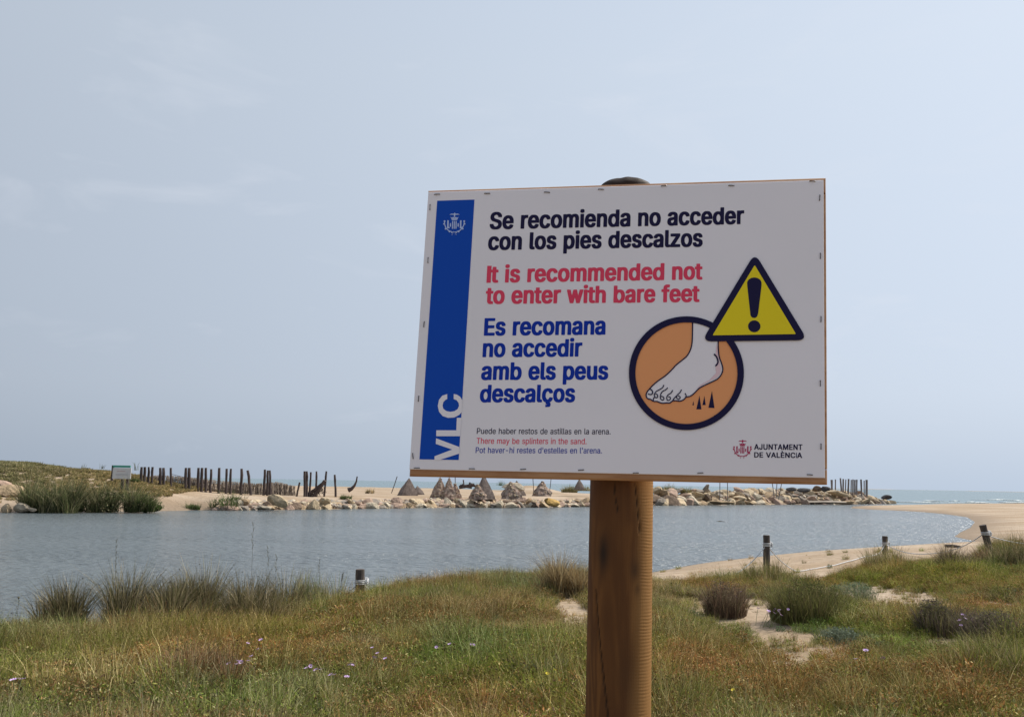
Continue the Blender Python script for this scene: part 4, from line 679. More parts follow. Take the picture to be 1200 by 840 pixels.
for dz in (.25, .7, 1.1):
    m2.tube([np.array([*(q := AT(px, 570, 73.3 + (px - 166) * .045))[:2], gz(q[0], q[1]) + dz * (1 - (px - 152) / 260)]) for px in range(200, 347, 12)], .02, 4)
link('binding_wire', m2.mesh('binding_wire', rt.location), DW2, rt)

# distant information sign
WP_ = matn('far_sign_white', (.62, .62, .60), (.52, .52, .52), 2, .6); GR_ = matn('far_sign_green', (.06, .30, .22), None, rough=.6); GY_ = matn('far_sign_faded_print', (.42, .42, .42), None, rough=.6)
bp_ = AT(143, 573, 66); rt = empty('information_sign', bp_); tag(rt, 'small distant white notice with green header on dark posts by the stockade', 'sign')
def vbox(name, x0, y0, x1, y1, Y, th, mat_):
    a = AT(x0, y0, Y); b_ = AT(x1, y1, Y); c = (a + b_) / 2; m_ = MB(); m_.box(c, [(b_[0] - a[0]) / 2, 0, 0], [0, th / 2, 0], [0, 0, (a[2] - b_[2]) / 2]); return link(name, m_.mesh(name, bp_), mat_, rt)
vbox('panel', 132.6, 547.9, 153, 561, 66, .06, WP_); vbox('header_band', 132.6, 545, 153, 547.8, 66, .08, GR_)
vbox('faded_line', 137, 551.5, 147, 552.3, 65.96, .01, matn('far_sign_pink', (.5, .35, .34), None, rough=.6)); vbox('faded_line', 135.5, 555.3, 150, 556.4, 65.96, .01, GY_)
vbox('edge_post', 131.4, 545, 132.5, 563, 66.05, .1, DW2); vbox('support_post', 142.3, 561.1, 144.3, 573, 66.1, .12, DW2); vbox('support_post', 148.2, 561.1, 150, 574, 66.1, .12, DW2)

# ------------------------------------------------------------------ rocks
import bmesh
def rock_mesh(seed, sub=2, flat=.75):
    g = np.random.default_rng(seed); bm = bmesh.new(); bmesh.ops.create_icosphere(bm, subdivisions=sub, radius=1)
    sc_ = g.uniform(.75, 1.3, 3) * [1.1, 1, flat]; pl = [(v / np.linalg.norm(v), g.uniform(.42, .78)) for v in g.normal(size=(8, 3))]
    for v in bm.verts:
        p = np.array(v.co)
        for nn, dd in pl:
            s = p @ nn
            if s > dd: p = p - nn * (s - dd) * .92
        p = p * (1 + .07 * mnoise.noise(Vector(p * 2.2 + seed))) * sc_; v.co = p
    me = bpy.data.meshes.new('rock'); bm.to_mesh(me); bm.free(); me.polygons.foreach_set('use_smooth', [False] * len(me.polygons)); return me
def rock_mat():
    m, n, l, b = mk('rock'); b.inputs['Roughness'].default_value = .9; b.inputs['Specular IOR Level'].default_value = .2
    oi = n.new('ShaderNodeObjectInfo'); tc = n.new('ShaderNodeTexCoord')
    t = n.new('ShaderNodeTexNoise'); l.new(tc.outputs['Object'], t.inputs[0]); t.inputs['Scale'].default_value = 2.2; t.inputs['Detail'].default_value = 8; t.inputs['Roughness'].default_value = .65
    r = n.new('ShaderNodeMapRange'); l.new(t.outputs[0], r.inputs[0]); r.inputs[1].default_value = .3; r.inputs[2].default_value = .72; r.inputs[3].default_value = .55; r.inputs[4].default_value = 1.35
    x = n.new('ShaderNodeVectorMath'); x.operation = 'SCALE'; l.new(oi.outputs['Color'], x.inputs[0]); l.new(r.outputs[0], x.inputs['Scale']); l.new(x.outputs[0], b.inputs['Base Color'])
    bp = n.new('ShaderNodeBump'); bp.inputs['Strength'].default_value = .8; bp.inputs['Distance'].default_value = .12; t2 = n.new('ShaderNodeTexNoise'); l.new(tc.outputs['Object'], t2.inputs[0]); t2.inputs['Scale'].default_value = 5; t2.inputs['Detail'].default_value = 8
    l.new(t2.outputs[0], bp.inputs['Height']); l.new(bp.outputs[0], b.inputs['Normal']); return m
RM = rock_mat(); RK = [rock_mesh(s) for s in range(12)]
for me in RK: me.materials.append(RM)
SLAB = [rock_mesh(40 + s, 2, .28) for s in range(3)]
for me in SLAB: me.materials.append(RM)
PAL = {'cream': (.46, .36, .235), 'pale': (.48, .405, .30), 'tan': (.36, .26, .16), 'pinkish': (.37, .26, .195), 'grey': (.26, .22, .18), 'brown': (.17, .12, .085), 'ochre': (.42, .27, .09), 'dark': (.07, .065, .065)}
def put_rock(me, p, s, colr, rot, lab, cat='boulder', group=None, name='boulder'):
    o = bpy.data.objects.new(name, me); COL.objects.link(o); o.location = p; o.scale = s if hasattr(s, '__len__') else (s, s, s); o.rotation_euler = rot
    c = np.array(PAL[colr]) * random.uniform(.88, 1.1); o.color = (*c, 1); tag(o, lab, cat, group); return o
bank = [(x, y) for x, y in far_bank if 230 <= x <= 1047][::-1]
bxs = [q[0] for q in bank]; bys = [q[1] for q in bank]
def bankpt(px): return U(px, np.interp(px, bxs, bys))[:2]
zones = [(262, 460, .85, [0, .4], .58, 'left stretch of the rock edge, below the stockade and bare sand'), (460, 700, .86, [0, .45], .62, 'middle stretch of the rock edge, in front of the cone-shaped stacks'), (765, 1044, 1.34, [0, .5, 1.05, 1.6], 1.05, 'high rock groyne to the right of the pine post')]
nrock = 0
LAND = [(300, "below the stockade's right stakes"), (350, 'right of the last stockade stakes'), (400, 'below the fallen wreckage'), (460, 'below the curved plank'), (500, 'below the smooth dark cone'), (548, 'below the joined stony cones'), (585, 'below the tall half-hidden cone'),
        (620, 'below the fourth group of cones'), (660, 'near the ochre boulder'), (701, 'just left of the pine post'), (830, 'just right of the pine post'), (870, 'around the two thin poles'), (925, 'below the three short sticks'), (975, 'above the long grey slab'), (1010, 'below the grey piles'), (1100, 'at the groyne tip')]
for x0, x1, step, rows, size, where in zones:
    pts = [bankpt(x) for x in np.linspace(x0, x1, 200)]; L_ = np.concatenate([[0], np.cumsum([np.hypot(*(b_ - a)) for a, b_ in zip(pts, pts[1:])])])
    for ri, zr in enumerate(rows):
        s = random.uniform(0, step)
        while s < L_[-1]:
            k = np.interp(s, L_, np.arange(200)); px = x0 + (x1 - x0) * k / 199; p = bankpt(px)
            endf = 1 if x1 < 1000 else float(sm(1044 - px, 0, 60))
            if zr > 0 and (random.random() < (.10 if x0 > 700 else (.25 if ri else 0))) or (x0 > 700 and zr > 2.1 * endf + .1):
                s += step * random.uniform(.7, 1.2); continue
            sz = size * random.uniform(.6, 1.25) * (1 - .09 * ri)
            colr = random.choices(['cream', 'pale', 'tan', 'pinkish', 'grey', 'brown'], [5, 4, 4, 3, 2.4, 1.4])[0]
            row = ('at the waterline', 'in the second row', 'in the upper part', 'on top')[ri]
            spot = [w_ for lim_, w_ in LAND if px < lim_][0]
            pos = (p[0] + random.uniform(-.2, .2), p[1] + ri * .8 + random.uniform(-.2, .3), zr + sz * .12 + random.uniform(-.06, .1))
            put_rock(random.choice(RK), pos, (sz * random.uniform(.8, 1.35), sz, sz * random.uniform(.65, 1)), colr, (random.gauss(0, .35), random.gauss(0, .35), random.uniform(0, 6.3)),
                     f'{colr} boulder {row} of the far rocks, {spot}', group=f'{colr} boulders {row}, {spot}')
            nrock += 1; s += step * random.uniform(.75, 1.25)
# single rocks and slabs that stand out
def one(px, py, Y, s, colr, lab, me=None, rot=(0, 0, 0), name='boulder', cat='boulder'):
    p = AT(px, py, Y); put_rock(me or RK[0], p, s, colr, rot, lab, cat, name=name)
one(25, 595, 57.5, (.62, .5, .55), 'pale', 'white rounded boulder at the water edge left of the dark reeds', RK[1], (0, .3, 1))
one(7, 596, 57.3, (.5, .45, .5), 'cream', 'pale boulder at the water edge on the extreme left', RK[2], (.2, 0, 2))
one(38, 597, 57.3, (.2, .2, .2), 'pale', 'very small pale stone at the foot of the dark reeds on the left', RK[4])
one(10, 576, 62, (.9, .8, .6), 'tan', 'broad tan rock outcrop half buried in the dune face on the far left', RK[5], (.3, 0, .4))
one(0, 569, 63, (.8, .8, .7), 'pinkish', 'pinkish rock high on the dune face at the left edge', RK[6])
one(104, 594, 60, (.25, .22, .25), 'tan', 'small tan stone at the water between the two reed beds', RK[3])
one(324, 587, 68.5, (.85, .6, .6), 'cream', 'large cream boulder standing out right of the last stockade stakes', RK[7], (.1, .35, .3))
one(309, 594.5, 68, (.85, .6, .32), 'pale', 'flat pale boulder at the water just left of centre of the rock edge', RK[8])
one(647, 588, 91.6, (.72, .55, .6), 'ochre', 'ochre orange boulder at the far water edge left of the pine post', RK[9], (0, .2, .5))
one(602, 571, 92, (1.0, .8, .6), 'pale', 'smooth pale mound of rock between the cone-shaped stacks', RK[10])
one(844, 588.5, 112, (2.1, .8, .9), 'tan', 'long flat concrete slab at the foot of the groyne near the pine post', SLAB[0], name='slab', cat='slab')
one(967, 588.2, 132.6, (3.1, .9, 1.1), 'grey', 'long flat grey slab at the foot of the groyne below the pile cluster', SLAB[1], name='slab', cat='slab')
one(993, 589, 136.6, (1.3, .7, 1.2), 'tan', 'short tan slab beside the long grey slab near the groyne end', SLAB[2], name='slab', cat='slab')
one(1038.5, 582.3, 156, (.95, .8, .75), 'dark', 'rounded dark boulder capping the tip of the groyne', RK[1], (0, 0, 1))
one(1044, 587.6, 156, (.8, .6, .35), 'dark', 'flat dark rock at the water at the very tip of the groyne', RK[4])
one(966.5, 573, 136, (.85, .7, .75), 'dark', 'dark round boulder on the groyne crest below the board corner', RK[6])
one(957, 573, 137, (.7, .7, .65), 'brown', 'brown boulder on the groyne crest left of the dark round one', RK[7])
one(942, 574, 133, (.8, .6, .5), 'dark', 'dark low boulder on the groyne crest, left of the brown one', RK[9])
one(927, 573, 131, (.9, .5, .4), 'dark', 'flat blackish rock lying on the groyne crest behind the board', RK[2])
one(982, 577.5, 139, (2.3, .9, .8), 'cream', 'long sloping cream boulder on the groyne just below the grey piles', RK[8], (0, .2, 0))
# rubble and cobbles in the gaps
def rubble(name, spots, smin, smax, cols, lab, cat='rubble', parent=None, origin=(0, 0, 0)):
    V = []; Fc = []; Cc_ = []
    base_ = [(np.array([v.co[:] for v in me.vertices]), [tuple(p.vertices) for p in me.polygons]) for me in (rock_mesh(70 + q, 1) for q in range(5))]
    for p in spots:
        bv, bf = random.choice(base_); s = random.uniform(smin, smax); a = random.uniform(0, 6.3); ca, sa = math.cos(a), math.sin(a)
        q = bv * s; q = np.stack([q[:, 0] * ca - q[:, 1] * sa, q[:, 0] * sa + q[:, 1] * ca, q[:, 2]], 1) + p
        b_ = len(V); V += q.tolist(); Fc += [tuple(i + b_ for i in f) for f in bf]; Cc_ += [tuple(np.array(PAL[random.choice(cols)]) * random.uniform(.8, 1.1))] * len(q)
    me = relmesh(name, V, Fc, origin, col=np.array(Cc_)); o = link(name, me, RUB, parent)
    if parent is None: tag(o, lab, cat)
    return tag(o, kind='stuff')
RUB, n, l, b = mk('rubble'); vc = n.new('ShaderNodeVertexColor'); vc.layer_name = 'col'; l.new(vc.outputs[0], b.inputs['Base Color']); b.inputs['Roughness'].default_value = .9
sp_ = []
for k in range(4200):
    px = random.uniform(250, 1044); p = bankpt(px); up = random.random()
    if 700 < px < 765 and random.random() < .3: continue
    yy_ = up * (4 if px > 765 else 2.2); z = max(gz(p[0], p[1] + yy_), 0) + (.05 if px < 765 else up * .5 * float(sm(1044 - px, 0, 60))); sp_.append(np.array([p[0], p[1] + yy_, z]))
rubble('rubble', sp_, .13, .46, ['cream', 'pale', 'tan', 'pinkish', 'grey', 'brown'], 'small broken stones filling the gaps of the far rock edge')
# ------------------------------------------------------------------ cone-shaped stacks on the sand
PYR = matn('stack_dark', (.13, .10, .085), (.22, .175, .15), 3, .95, .9, 9, dist=.06)
PYR2 = matn('stack_reddish', (.20, .13, .10), (.38, .29, .23), 3, .95, .9, 9, dist=.06)
def pyramid(xa, ya, xl, xr, yb, Y, lab, mat_, stones=0, moss=False):
    ap = AT(xa, ya, Y); l_ = AT(xl, yb, Y); r_ = AT(xr, yb, Y); hw = (r_[0] - l_[0]) / 2; c = (l_ + r_) / 2; dep = hw * .8
    c[1] += 0; g0 = min(gz(c[0], c[1] - dep), c[2]); rt = empty('stone_cone', (c[0], c[1], c[2])); tag(rt, lab, 'stone stack')
    n_ = 12; k_ = 16; vs = []
    for i_ in range(n_ + 1):
        t = i_ / n_
        for q in range(k_):
            a = 2 * math.pi * q / k_ + .4; sq = 1 / max(abs(math.cos(a - .4)), abs(math.sin(a - .4))); rr = (1 - t) * (.35 + .65 * sq) * (1 + (.30 if stones else .06) * mnoise.noise(Vector((math.cos(a) * 2, math.sin(a) * 2, t * 5 + xa)))) + .03
            vs.append([c[0] + (ap[0] - c[0]) * t + hw * 1.0 * rr * math.cos(a), c[1] + dep * rr * math.sin(a), c[2] - .3 * (1 - t) ** 6 + (ap[2] - c[2]) * t])
    fs_ = [(i_ * k_ + q, i_ * k_ + (q + 1) % k_, (i_ + 1) * k_ + (q + 1) % k_, (i_ + 1) * k_ + q) for i_ in range(n_) for q in range(k_)] + [tuple(n_ * k_ + q for q in range(k_))]
    link('core', relmesh('core', vs, fs_, rt.location), mat_, rt)
    if stones:
        sp2 = []
        for q in range(int(stones * 1.6)):
            t = random.random() ** 1.5 * .95; a = random.uniform(0, 2 * math.pi); v_ = c + (ap - c) * t; sp2.append(np.array([v_[0] + hw * .96 * (1 - t) * math.cos(a), v_[1] + dep * (1 - t) * math.sin(a), v_[2]]))
        rubble('stone', sp2, .06, .16, ['cream', 'tan', 'pinkish', 'brown', 'grey'], None, parent=rt, origin=rt.location)
    return rt
pyramid(479.5, 560, 466, 489, 579.5, 93, 'smooth dark cone on the sand below the left corner of the board', PYR)
pyramid(489, 569, 484, 497, 577.5, 98, 'small dark cone tucked behind the smooth leftmost cone', PYR)
pyramid(516, 559, 505, 524, 581, 88, 'stony cone, left one of the joined pair with mossy tips', PYR2, 60)
pyramid(526.5, 559, 518, 534, 581, 87.2, 'stony cone, right one of the joined pair with mossy tips', PYR2, 50)
pyramid(533.5, 566, 528, 540, 580, 90, 'small reddish cone leaning on the joined pair, thin stick behind it', PYR2, 20)
pyramid(559.5, 567, 551, 570, 581, 87, 'low cone of pale stones in front of a taller smooth dark one', PYR2, 90)
pyramid(567, 556, 557, 578.7, 581.5, 89, 'tall smooth dark cone half hidden by a low pale stony one', PYR)
pyramid(598.5, 564, 588, 610, 581, 87, 'stony cone in front of a smooth dark one, right of centre', PYR2, 110)
pyramid(605.5, 563, 598, 615, 577.5, 93, 'smooth dark cone behind the stony one right of centre', PYR)
pyramid(635.5, 563.5, 625, 646, 578, 91, 'rightmost stony cone, slim top, standing alone on the sand', PYR2, 60)
pyramid(679, 561, 674, 684, 571, 104, 'small grey cone on the scrubby mound next to the pine post', PYR)
for xt, yt, xb, yb, Y, w, lab in [(465.4, 558, 461, 571, 110, 1.0, 'thin slanting stick on the sand left of the smooth dark cone'), (533.4, 559, 533.2, 574, 96, .9, 'thin upright stick behind the small reddish cone'),
        (624.4, 559, 625, 572, 110, .9, 'thin upright stick left of the rightmost stony cone'), (646, 559, 644.5, 571, 112, .8, 'thin slanting stick right of the rightmost stony cone'),
        (843.6, 564, 843.4, 583, 117, 1.0, 'thin left pole of the pair standing in front of the groyne'), (852.4, 564, 852.6, 583, 118, .9, 'thin right pole of the pair standing in front of the groyne'),
        (905, 566, 906, 573, 128, 1.0, 'left of three short sticks on the groyne crest'), (910.5, 566, 910, 573, 128, .9, 'middle one of three short sticks on the groyne crest'), (916, 566, 914.6, 573, 128, .9, 'right of three short sticks on the groyne crest')]:
    top = AT(xt, yt, Y); bot = AT(xb, yb, Y); bot = top + (bot - top) * ((top[2] - min(bot[2], gz(bot[0], bot[1])) + .1) / (top[2] - bot[2])); m_ = MB(); m_.tube([bot, (bot + top) / 2 + [.02, 0, 0], top], w * Y / 2000, 6, jit=.1)
    tag(link('stick', m_.mesh('stick', bot), GW if xt > 700 else DW2, loc=bot), lab, 'stick')
# wreck of dark timbers behind the cones
o_ = hit(549, 572); rt = empty('timber_wreck', o_); tag(rt, 'low dark pile of washed-up timbers behind the cones', 'driftwood')
for a, b_, w in (((538, 571), (556, 568), .22), ((539, 569), (553, 571), .18), ((544, 571), (543, 562), .1), ((549, 571), (551, 565), .12), ((552, 567), (560, 571), .16), ((541, 568), (548, 570), .15)):
    m_ = MB(); m_.tube([AT(*a, 120), AT(*b_, 120)], w, 7, jit=.2); link('timber', m_.mesh('timber', o_), DW2, rt)
# piles at the end of the groyne
PL = [(974.6, 562, 975, 578, 2.4, 'tan'), (979, 561.5, 979, 576, 1.6, ''), (984.8, 560, 986.4, 577, 1.8, ''), (988.2, 561, 988, 577, 1.9, ''), (991.2, 561.5, 990.6, 577, 1.3, ''), (994.6, 561, 993.8, 577, 2.0, ''), (997.6, 562, 997.3, 577, 1.4, ''), (999.6, 561.5, 999.5, 577, 1.9, ''), (1001.8, 562, 1001.8, 577, 1.9, ''), (1004, 561.8, 1003.9, 577, 1.9, ''), (1009, 561.5, 1009.8, 578, 1.9, ''), (1012.7, 563, 1012.7, 578, 1.4, ''), (1015.6, 562, 1015.6, 578.5, 2.7, '')]
for k, (xt, yt, xb, yb, w, _) in enumerate(PL):
    Y = 141 + (k % 3) * .7; top = AT(xt, yt, Y); bot = AT(xb, yb + 3, Y); m_ = MB(); m_.tube([bot + (top - bot) * t for t in np.linspace(0, 1, 5)], [w * Y / 2000 * random.uniform(.9, 1.1) for _ in range(5)], 8, jit=.1)
    lab = {0: 'grey pile, leftmost of the cluster at the groyne end', 2: 'grey pile tilted left in the cluster at the groyne end', 12: 'thick grey pile, rightmost of the cluster at the groyne end'}.get(k, ORD[k] + ' weathered grey pile from the left in the cluster at the groyne end')
    tag(link('wooden_pile', m_.mesh('wooden_pile', bot), GW, loc=bot), lab, 'pile', 'grey piles at the end of the groyne')
# small things on the near shore and the water
a = hit(1108, 642.3); b_ = hit(1126, 642.8); m_ = MB(); m_.tube([a + [0, 0, .06], (a + b_) / 2 + [0, 0, .07], b_ + [0, 0, .05]], [.035, .04, .025], 8, jit=.15)
tag(link('driftwood_log', m_.mesh('driftwood_log', a), DW, loc=a), 'short dark log lying at the near water edge left of the leaning post', 'log')
a = U(845, 611); m_ = MB(); m_.tube([a + [-.3, 0, .0], a + [-.1, .1, .02], a + [.3, 0, -.02]], .035, 6, jit=.3)
tag(link('floating_branch', m_.mesh('floating_branch', a), DW, loc=a), 'tiny dark debris floating in the calm water right of the pine post', 'debris')

# ------------------------------------------------------------------ plants
def plant_mat(name, tr=.3, rough=.6):
    m, n, l, b = mk(name); n.remove(b); out = n['Material Output']
    vc = n.new('ShaderNodeVertexColor'); vc.layer_name = 'col'
    at = n.new('ShaderNodeAttribute'); at.attribute_type = 'INSTANCER'; at.attribute_name = 'tint'
    oi = n.new('ShaderNodeObjectInfo')
    mu = n.new('ShaderNodeVectorMath'); mu.operation = 'MULTIPLY'; l.new(vc.outputs[0], mu.inputs[0])
    if name == 'grass_blades': l.new(at.outputs['Vector'], mu.inputs[1])
    else: mu.inputs[1].default_value = (1, 1, 1)
    d = n.new('ShaderNodeBsdfDiffuse'); t = n.new('ShaderNodeBsdfTranslucent'); g = n.new('ShaderNodeBsdfGlossy'); g.inputs['Roughness'].default_value = rough
    l.new(mu.outputs[0], d.inputs[0]); l.new(mu.outputs[0], t.inputs[0]); g.inputs[0].default_value = (.6, .6, .55, 1)
    a = n.new('ShaderNodeMixShader'); a.inputs[0].default_value = tr; l.new(d.outputs[0], a.inputs[1]); l.new(t.outputs[0], a.inputs[2])
    c = n.new('ShaderNodeMixShader'); c.inputs[0].default_value = .012; l.new(a.outputs[0], c.inputs[1]); l.new(g.outputs[0], c.inputs[2]); l.new(c.outputs[0], out.inputs[0]); return m
GM = plant_mat('grass_blades'); PM = plant_mat('plant_blades')
def blades(g, n_, R_, h0, h1, lean, w, cols, k=3, up=1.0, zr=0, upright=0):
    a = g.uniform(0, 2 * math.pi, n_); rr = R_ * np.sqrt(g.uniform(0, 1, n_)); bx, by = rr * np.cos(a), rr * np.sin(a)
    hd = a + g.normal(0, .9, n_); dx, dy = np.cos(hd), np.sin(hd); h = g.uniform(h0, h1, n_); ln = h * lean * (g.uniform(.15, 1, n_) * (.4 + .8 * rr / max(R_, 1e-6)))
    wd = g.uniform(0, 2 * math.pi, n_); wx, wy = np.cos(wd), np.sin(wd); T = np.linspace(0, 1, k + 1); V = []
    ww = w * g.uniform(.7, 1.3, n_); bz = g.uniform(0, zr, n_) if zr else np.zeros(n_)
    for t in T:
        cx = bx + dx * ln * t ** 1.7; cy = by + dy * ln * t ** 1.7; cz = bz + h * t * up - ln * .35 * t ** 2.5; hw = ww * (1 - t) ** .7 / 2 + .0002
        V.append(np.stack([cx - wx * hw, cy - wy * hw, cz], 1)); V.append(np.stack([cx + wx * hw, cy + wy * hw, cz], 1))
    V = np.stack(V, 1); m_ = 2 * (k + 1); idx = np.arange(n_)[:, None] * m_
    fs_ = np.concatenate([idx + np.array([2 * q, 2 * q + 1, 2 * q + 3, 2 * q + 2]) for q in range(k)], 0)
    cols = np.array(cols); ci = cols[g.integers(0, len(cols), n_)] * g.uniform(.4, 1.6, (n_, 1)); C = np.repeat(ci[:, None, :], m_, 1)
    return V.reshape(-1, 3), fs_, C.reshape(-1, 3)
def bits(g, n_, cen, rad_, s0, s1, cols, elong=1.0):         # small leaf-sized or seed-sized faces
    p = g.normal(size=(n_, 3)); p /= np.linalg.norm(p, axis=1)[:, None]; p = p * (g.uniform(.25, 1, (n_, 1)) ** .5) * rad_ + cen
    u = g.normal(size=(n_, 3)); u /= np.linalg.norm(u, axis=1)[:, None]; v = np.cross(u, g.normal(size=(n_, 3))); v /= np.linalg.norm(v, axis=1)[:, None]
    s = g.uniform(s0, s1, (n_, 1)); V = np.stack([p - u * s * elong, p - v * s * .5, p + u * s * elong, p + v * s * .5], 1).reshape(-1, 3)
    fs_ = np.arange(n_)[:, None] * 4 + np.arange(4); cols = np.array(cols); C = np.repeat(cols[g.integers(0, len(cols), n_)] * g.uniform(.7, 1.3, (n_, 1)), 4, 0); return V, fs_, C
def join(*parts):
    V = []; Fs = []; C = []; b_ = 0
    for v, f, c in parts: V.append(v); Fs.append(f + b_); C.append(c); b_ += len(v)
    return np.concatenate(V), np.concatenate(Fs), np.concatenate(C)
def seedheads(g, n_, R_, h0, h1, w, cs, ch, sz):
    v, f, c = blades(g, n_, R_, h0, h1, .35, w, [cs], 2)
    tips = v.reshape(n_, -1, 3)[:, -1]; V = [v]; Fs = [f]; C = [c]; b_ = len(v)
    for t in tips:
        for q in range(3):
            vv, ff, c2 = bits(g, 3, t, sz * .4, sz * .5, sz * .7, [ch]); V.append(vv); Fs.append(ff + b_); C.append(c2); b_ += len(vv)
    return np.concatenate(V), np.concatenate(Fs), np.concatenate(C)
GRN = [(.175, .195, .042), (.215, .22, .055), (.125, .155, .038), (.29, .25, .085), (.155, .165, .045)]
GGY = [(.17, .18, .105), (.13, .15, .085), (.24, .23, .15)]
RST = [(.28, .14, .065), (.22, .115, .05), (.33, .20, .11), (.16, .11, .05)]
STR = [(.40, .32, .19), (.34, .26, .14), (.46, .38, .25), (.28, .22, .12)]
OLV = [(.17, .155, .055), (.22, .19, .08), (.12, .12, .045)]
MARK = [(.09, .05, .035)]
g_ = np.random.default_rng(5)
src = bpy.data.collections.new('tuft_sources')
def source(name, dat):
    me = mesh(name, *dat[:2], col=dat[2]); me.materials.append(GM); o = bpy.data.objects.new(name, me); src.objects.link(o)
types = []
for q in range(3): source('tuft_0%d' % q, join(blades(g_, 80, .09, .05, .20, 1.1, .0052, GRN + [STR[0], STR[3], RST[1]]), bits(g_, 100, (0, 0, .08), (.11, .11, .08), .004, .011, GRN + OLV + STR[:1] + MARK + [(.05, .045, .025)], 1.5), blades(g_, 18, .09, .04, .12, .9, .007, OLV)))
for q in range(3): source('tuft_1%d' % q, join(blades(g_, 60, .09, .05, .18, .95, .005, RST + OLV + GRN[:2]), bits(g_, 120, (0, 0, .10), (.1, .1, .075), .004, .009, RST + STR[:1] + MARK, 1.6)))
for q in range(2): source('tuft_2%d' % q, join(blades(g_, 75, .09, .05, .18, .95, .0042, STR), blades(g_, 20, .08, .06, .14, .6, .004, GRN)))
for q in range(2): source('tuft_3%d' % q, join(blades(g_, 40, .07, .05, .14, .8, .006, GGY), bits(g_, 90, (0, 0, .07), (.075, .075, .05), .007, .016, GGY, 1.2)))
for q in range(2): source('tuft_4%d' % q, join(seedheads(g_, 4, .06, .2, .36, .0035, (.14, .11, .07), (.06, .04, .03), .006), blades(g_, 30, .07, .08, .2, .6, .004, OLV)))
source('tuft_50', join(blades(g_, 14, .06, .02, .07, 1.2, .006, STR + [(.2, .15, .1)]), bits(g_, 40, (0, 0, .01), (.09, .09, .01), .005, .018, STR + RST)))
CLP = [(GRN + OLV, .0050), (RST + OLV, .0045), (STR + OLV, .0045), (GRN + STR[:1], .005), (OLV + RST[:1] + STR[3:], .005)]
for q, (cl_, wd_) in enumerate(CLP): source('tuft_6%d' % q, join(blades(g_, 130, .10, .12, .34, .75, wd_, cl_), blades(g_, 26, .12, .28, .44, .5, .003, cl_ + STR), blades(g_, 50, .14, .05, .15, 1.3, .005, STR + [(.08, .06, .04)] * 3), bits(g_, 70, (0, 0, .22), (.15, .15, .12), .004, .008, cl_ + MARK * 3, 1.6)))
IDX = {6: [13, 14, 15, 16, 17], 0: [0, 1, 2], 1: [3, 4, 5], 2: [6, 7], 3: [8, 9], 4: [10, 11], 5: [12]}
TS = 1.12
def scatter(name, pts, idx, rot, scl, tint, coll):
    me = bpy.data.meshes.new(name); me.vertices.add(len(pts)); me.vertices.foreach_set('co', np.asarray(pts, np.float32).ravel())
    for nm, ty, dat in (('idx', 'INT', idx), ('scl', 'FLOAT_VECTOR', scl), ('rot', 'FLOAT_VECTOR', rot), ('tint', 'FLOAT_VECTOR', tint)):
        a = me.attributes.new(nm, ty, 'POINT'); a.data.foreach_set('value' if ty == 'INT' else 'vector', np.asarray(dat, np.int32 if ty == 'INT' else np.float32).ravel())
    o = link(name, me); ng = bpy.data.node_groups.new(name, 'GeometryNodeTree')
    ng.interface.new_socket('Geometry', in_out='INPUT', socket_type='NodeSocketGeometry'); ng.interface.new_socket('Geometry', in_out='OUTPUT', socket_type='NodeSocketGeometry')
    n = ng.nodes; l = ng.links; gi = n.new('NodeGroupInput'); go = n.new('NodeGroupOutput'); mp_ = n.new('GeometryNodeMeshToPoints'); ip = n.new('GeometryNodeInstanceOnPoints'); ci = n.new('GeometryNodeCollectionInfo')
    ci.inputs[0].default_value = coll; ci.inputs['Separate Children'].default_value = True; ci.inputs['Reset Children'].default_value = True
    l.new(gi.outputs[0], mp_.inputs[0]); l.new(mp_.outputs[0], ip.inputs[0]); l.new(ci.outputs[0], ip.inputs['Instance']); ip.inputs['Pick Instance'].default_value = True
    for nm, ty, so in (('idx', 'INT', 'Instance Index'), ('rot', 'FLOAT_VECTOR', 'Rotation'), ('scl', 'FLOAT_VECTOR', 'Scale')):
        na = n.new('GeometryNodeInputNamedAttribute'); na.data_type = ty; na.inputs[0].default_value = nm; l.new([s for s in na.outputs if s.enabled and s.name == 'Attribute'][0], ip.inputs[so])
    l.new(ip.outputs[0], go.inputs[0]); md = o.modifiers.new('scatter', 'NODES'); md.node_group = ng; return o
NT = 135000
th = g_.uniform(-.74, .74, NT); rr = np.sqrt(g_.uniform(3.0 ** 2, 24 ** 2, NT)); x, y = rr * np.sin(th), rr * np.cos(th)
cv = cover(x, y); dens = np.clip(1.25 - rr / 34, .35, 1)
keep = g_.uniform(0, 1, NT) < (cv * .97 + .006 * (sdf(x, y) > 1.2)) * dens; x, y, cv = x[keep], y[keep], cv[keep]; z = H(x, y); n0 = len(x)
ok = z > .1; x, y, z, cv = x[ok], y[ok], z[ok], cv[ok]; n0 = len(x)
f1 = fbm(x, y, 1.1, 21); f2 = fbm(x, y, 1.7, 22); f3 = fbm(x, y, .8, 23); f4 = fbm(x, y, 2.6, 24)
def blob(L_):                    # plant patches at places read off the photograph
    o = np.zeros(n0)
    for px, py, rx, ry, am in L_:
        c = U(px, py, .95)[:2]; a = np.hypot(*(U(px + rx, py, .95)[:2] - c)); b_ = np.hypot(*(U(px, py - ry, .95)[:2] - c)); o += am * np.exp(-((x - c[0]) / a) ** 2 - ((y - c[1]) / b_) ** 2)
    return o
rust = blob([(240, 785, 90, 28, 1.3), (130, 735, 70, 10, .7), (480, 735, 120, 22, .9), (400, 800, 120, 25, .7), (820, 790, 60, 30, .8), (1060, 810, 160, 25, 1.0), (560, 740, 90, 14, .6), (950, 820, 60, 20, .7), (1000, 745, 60, 10, .5)])
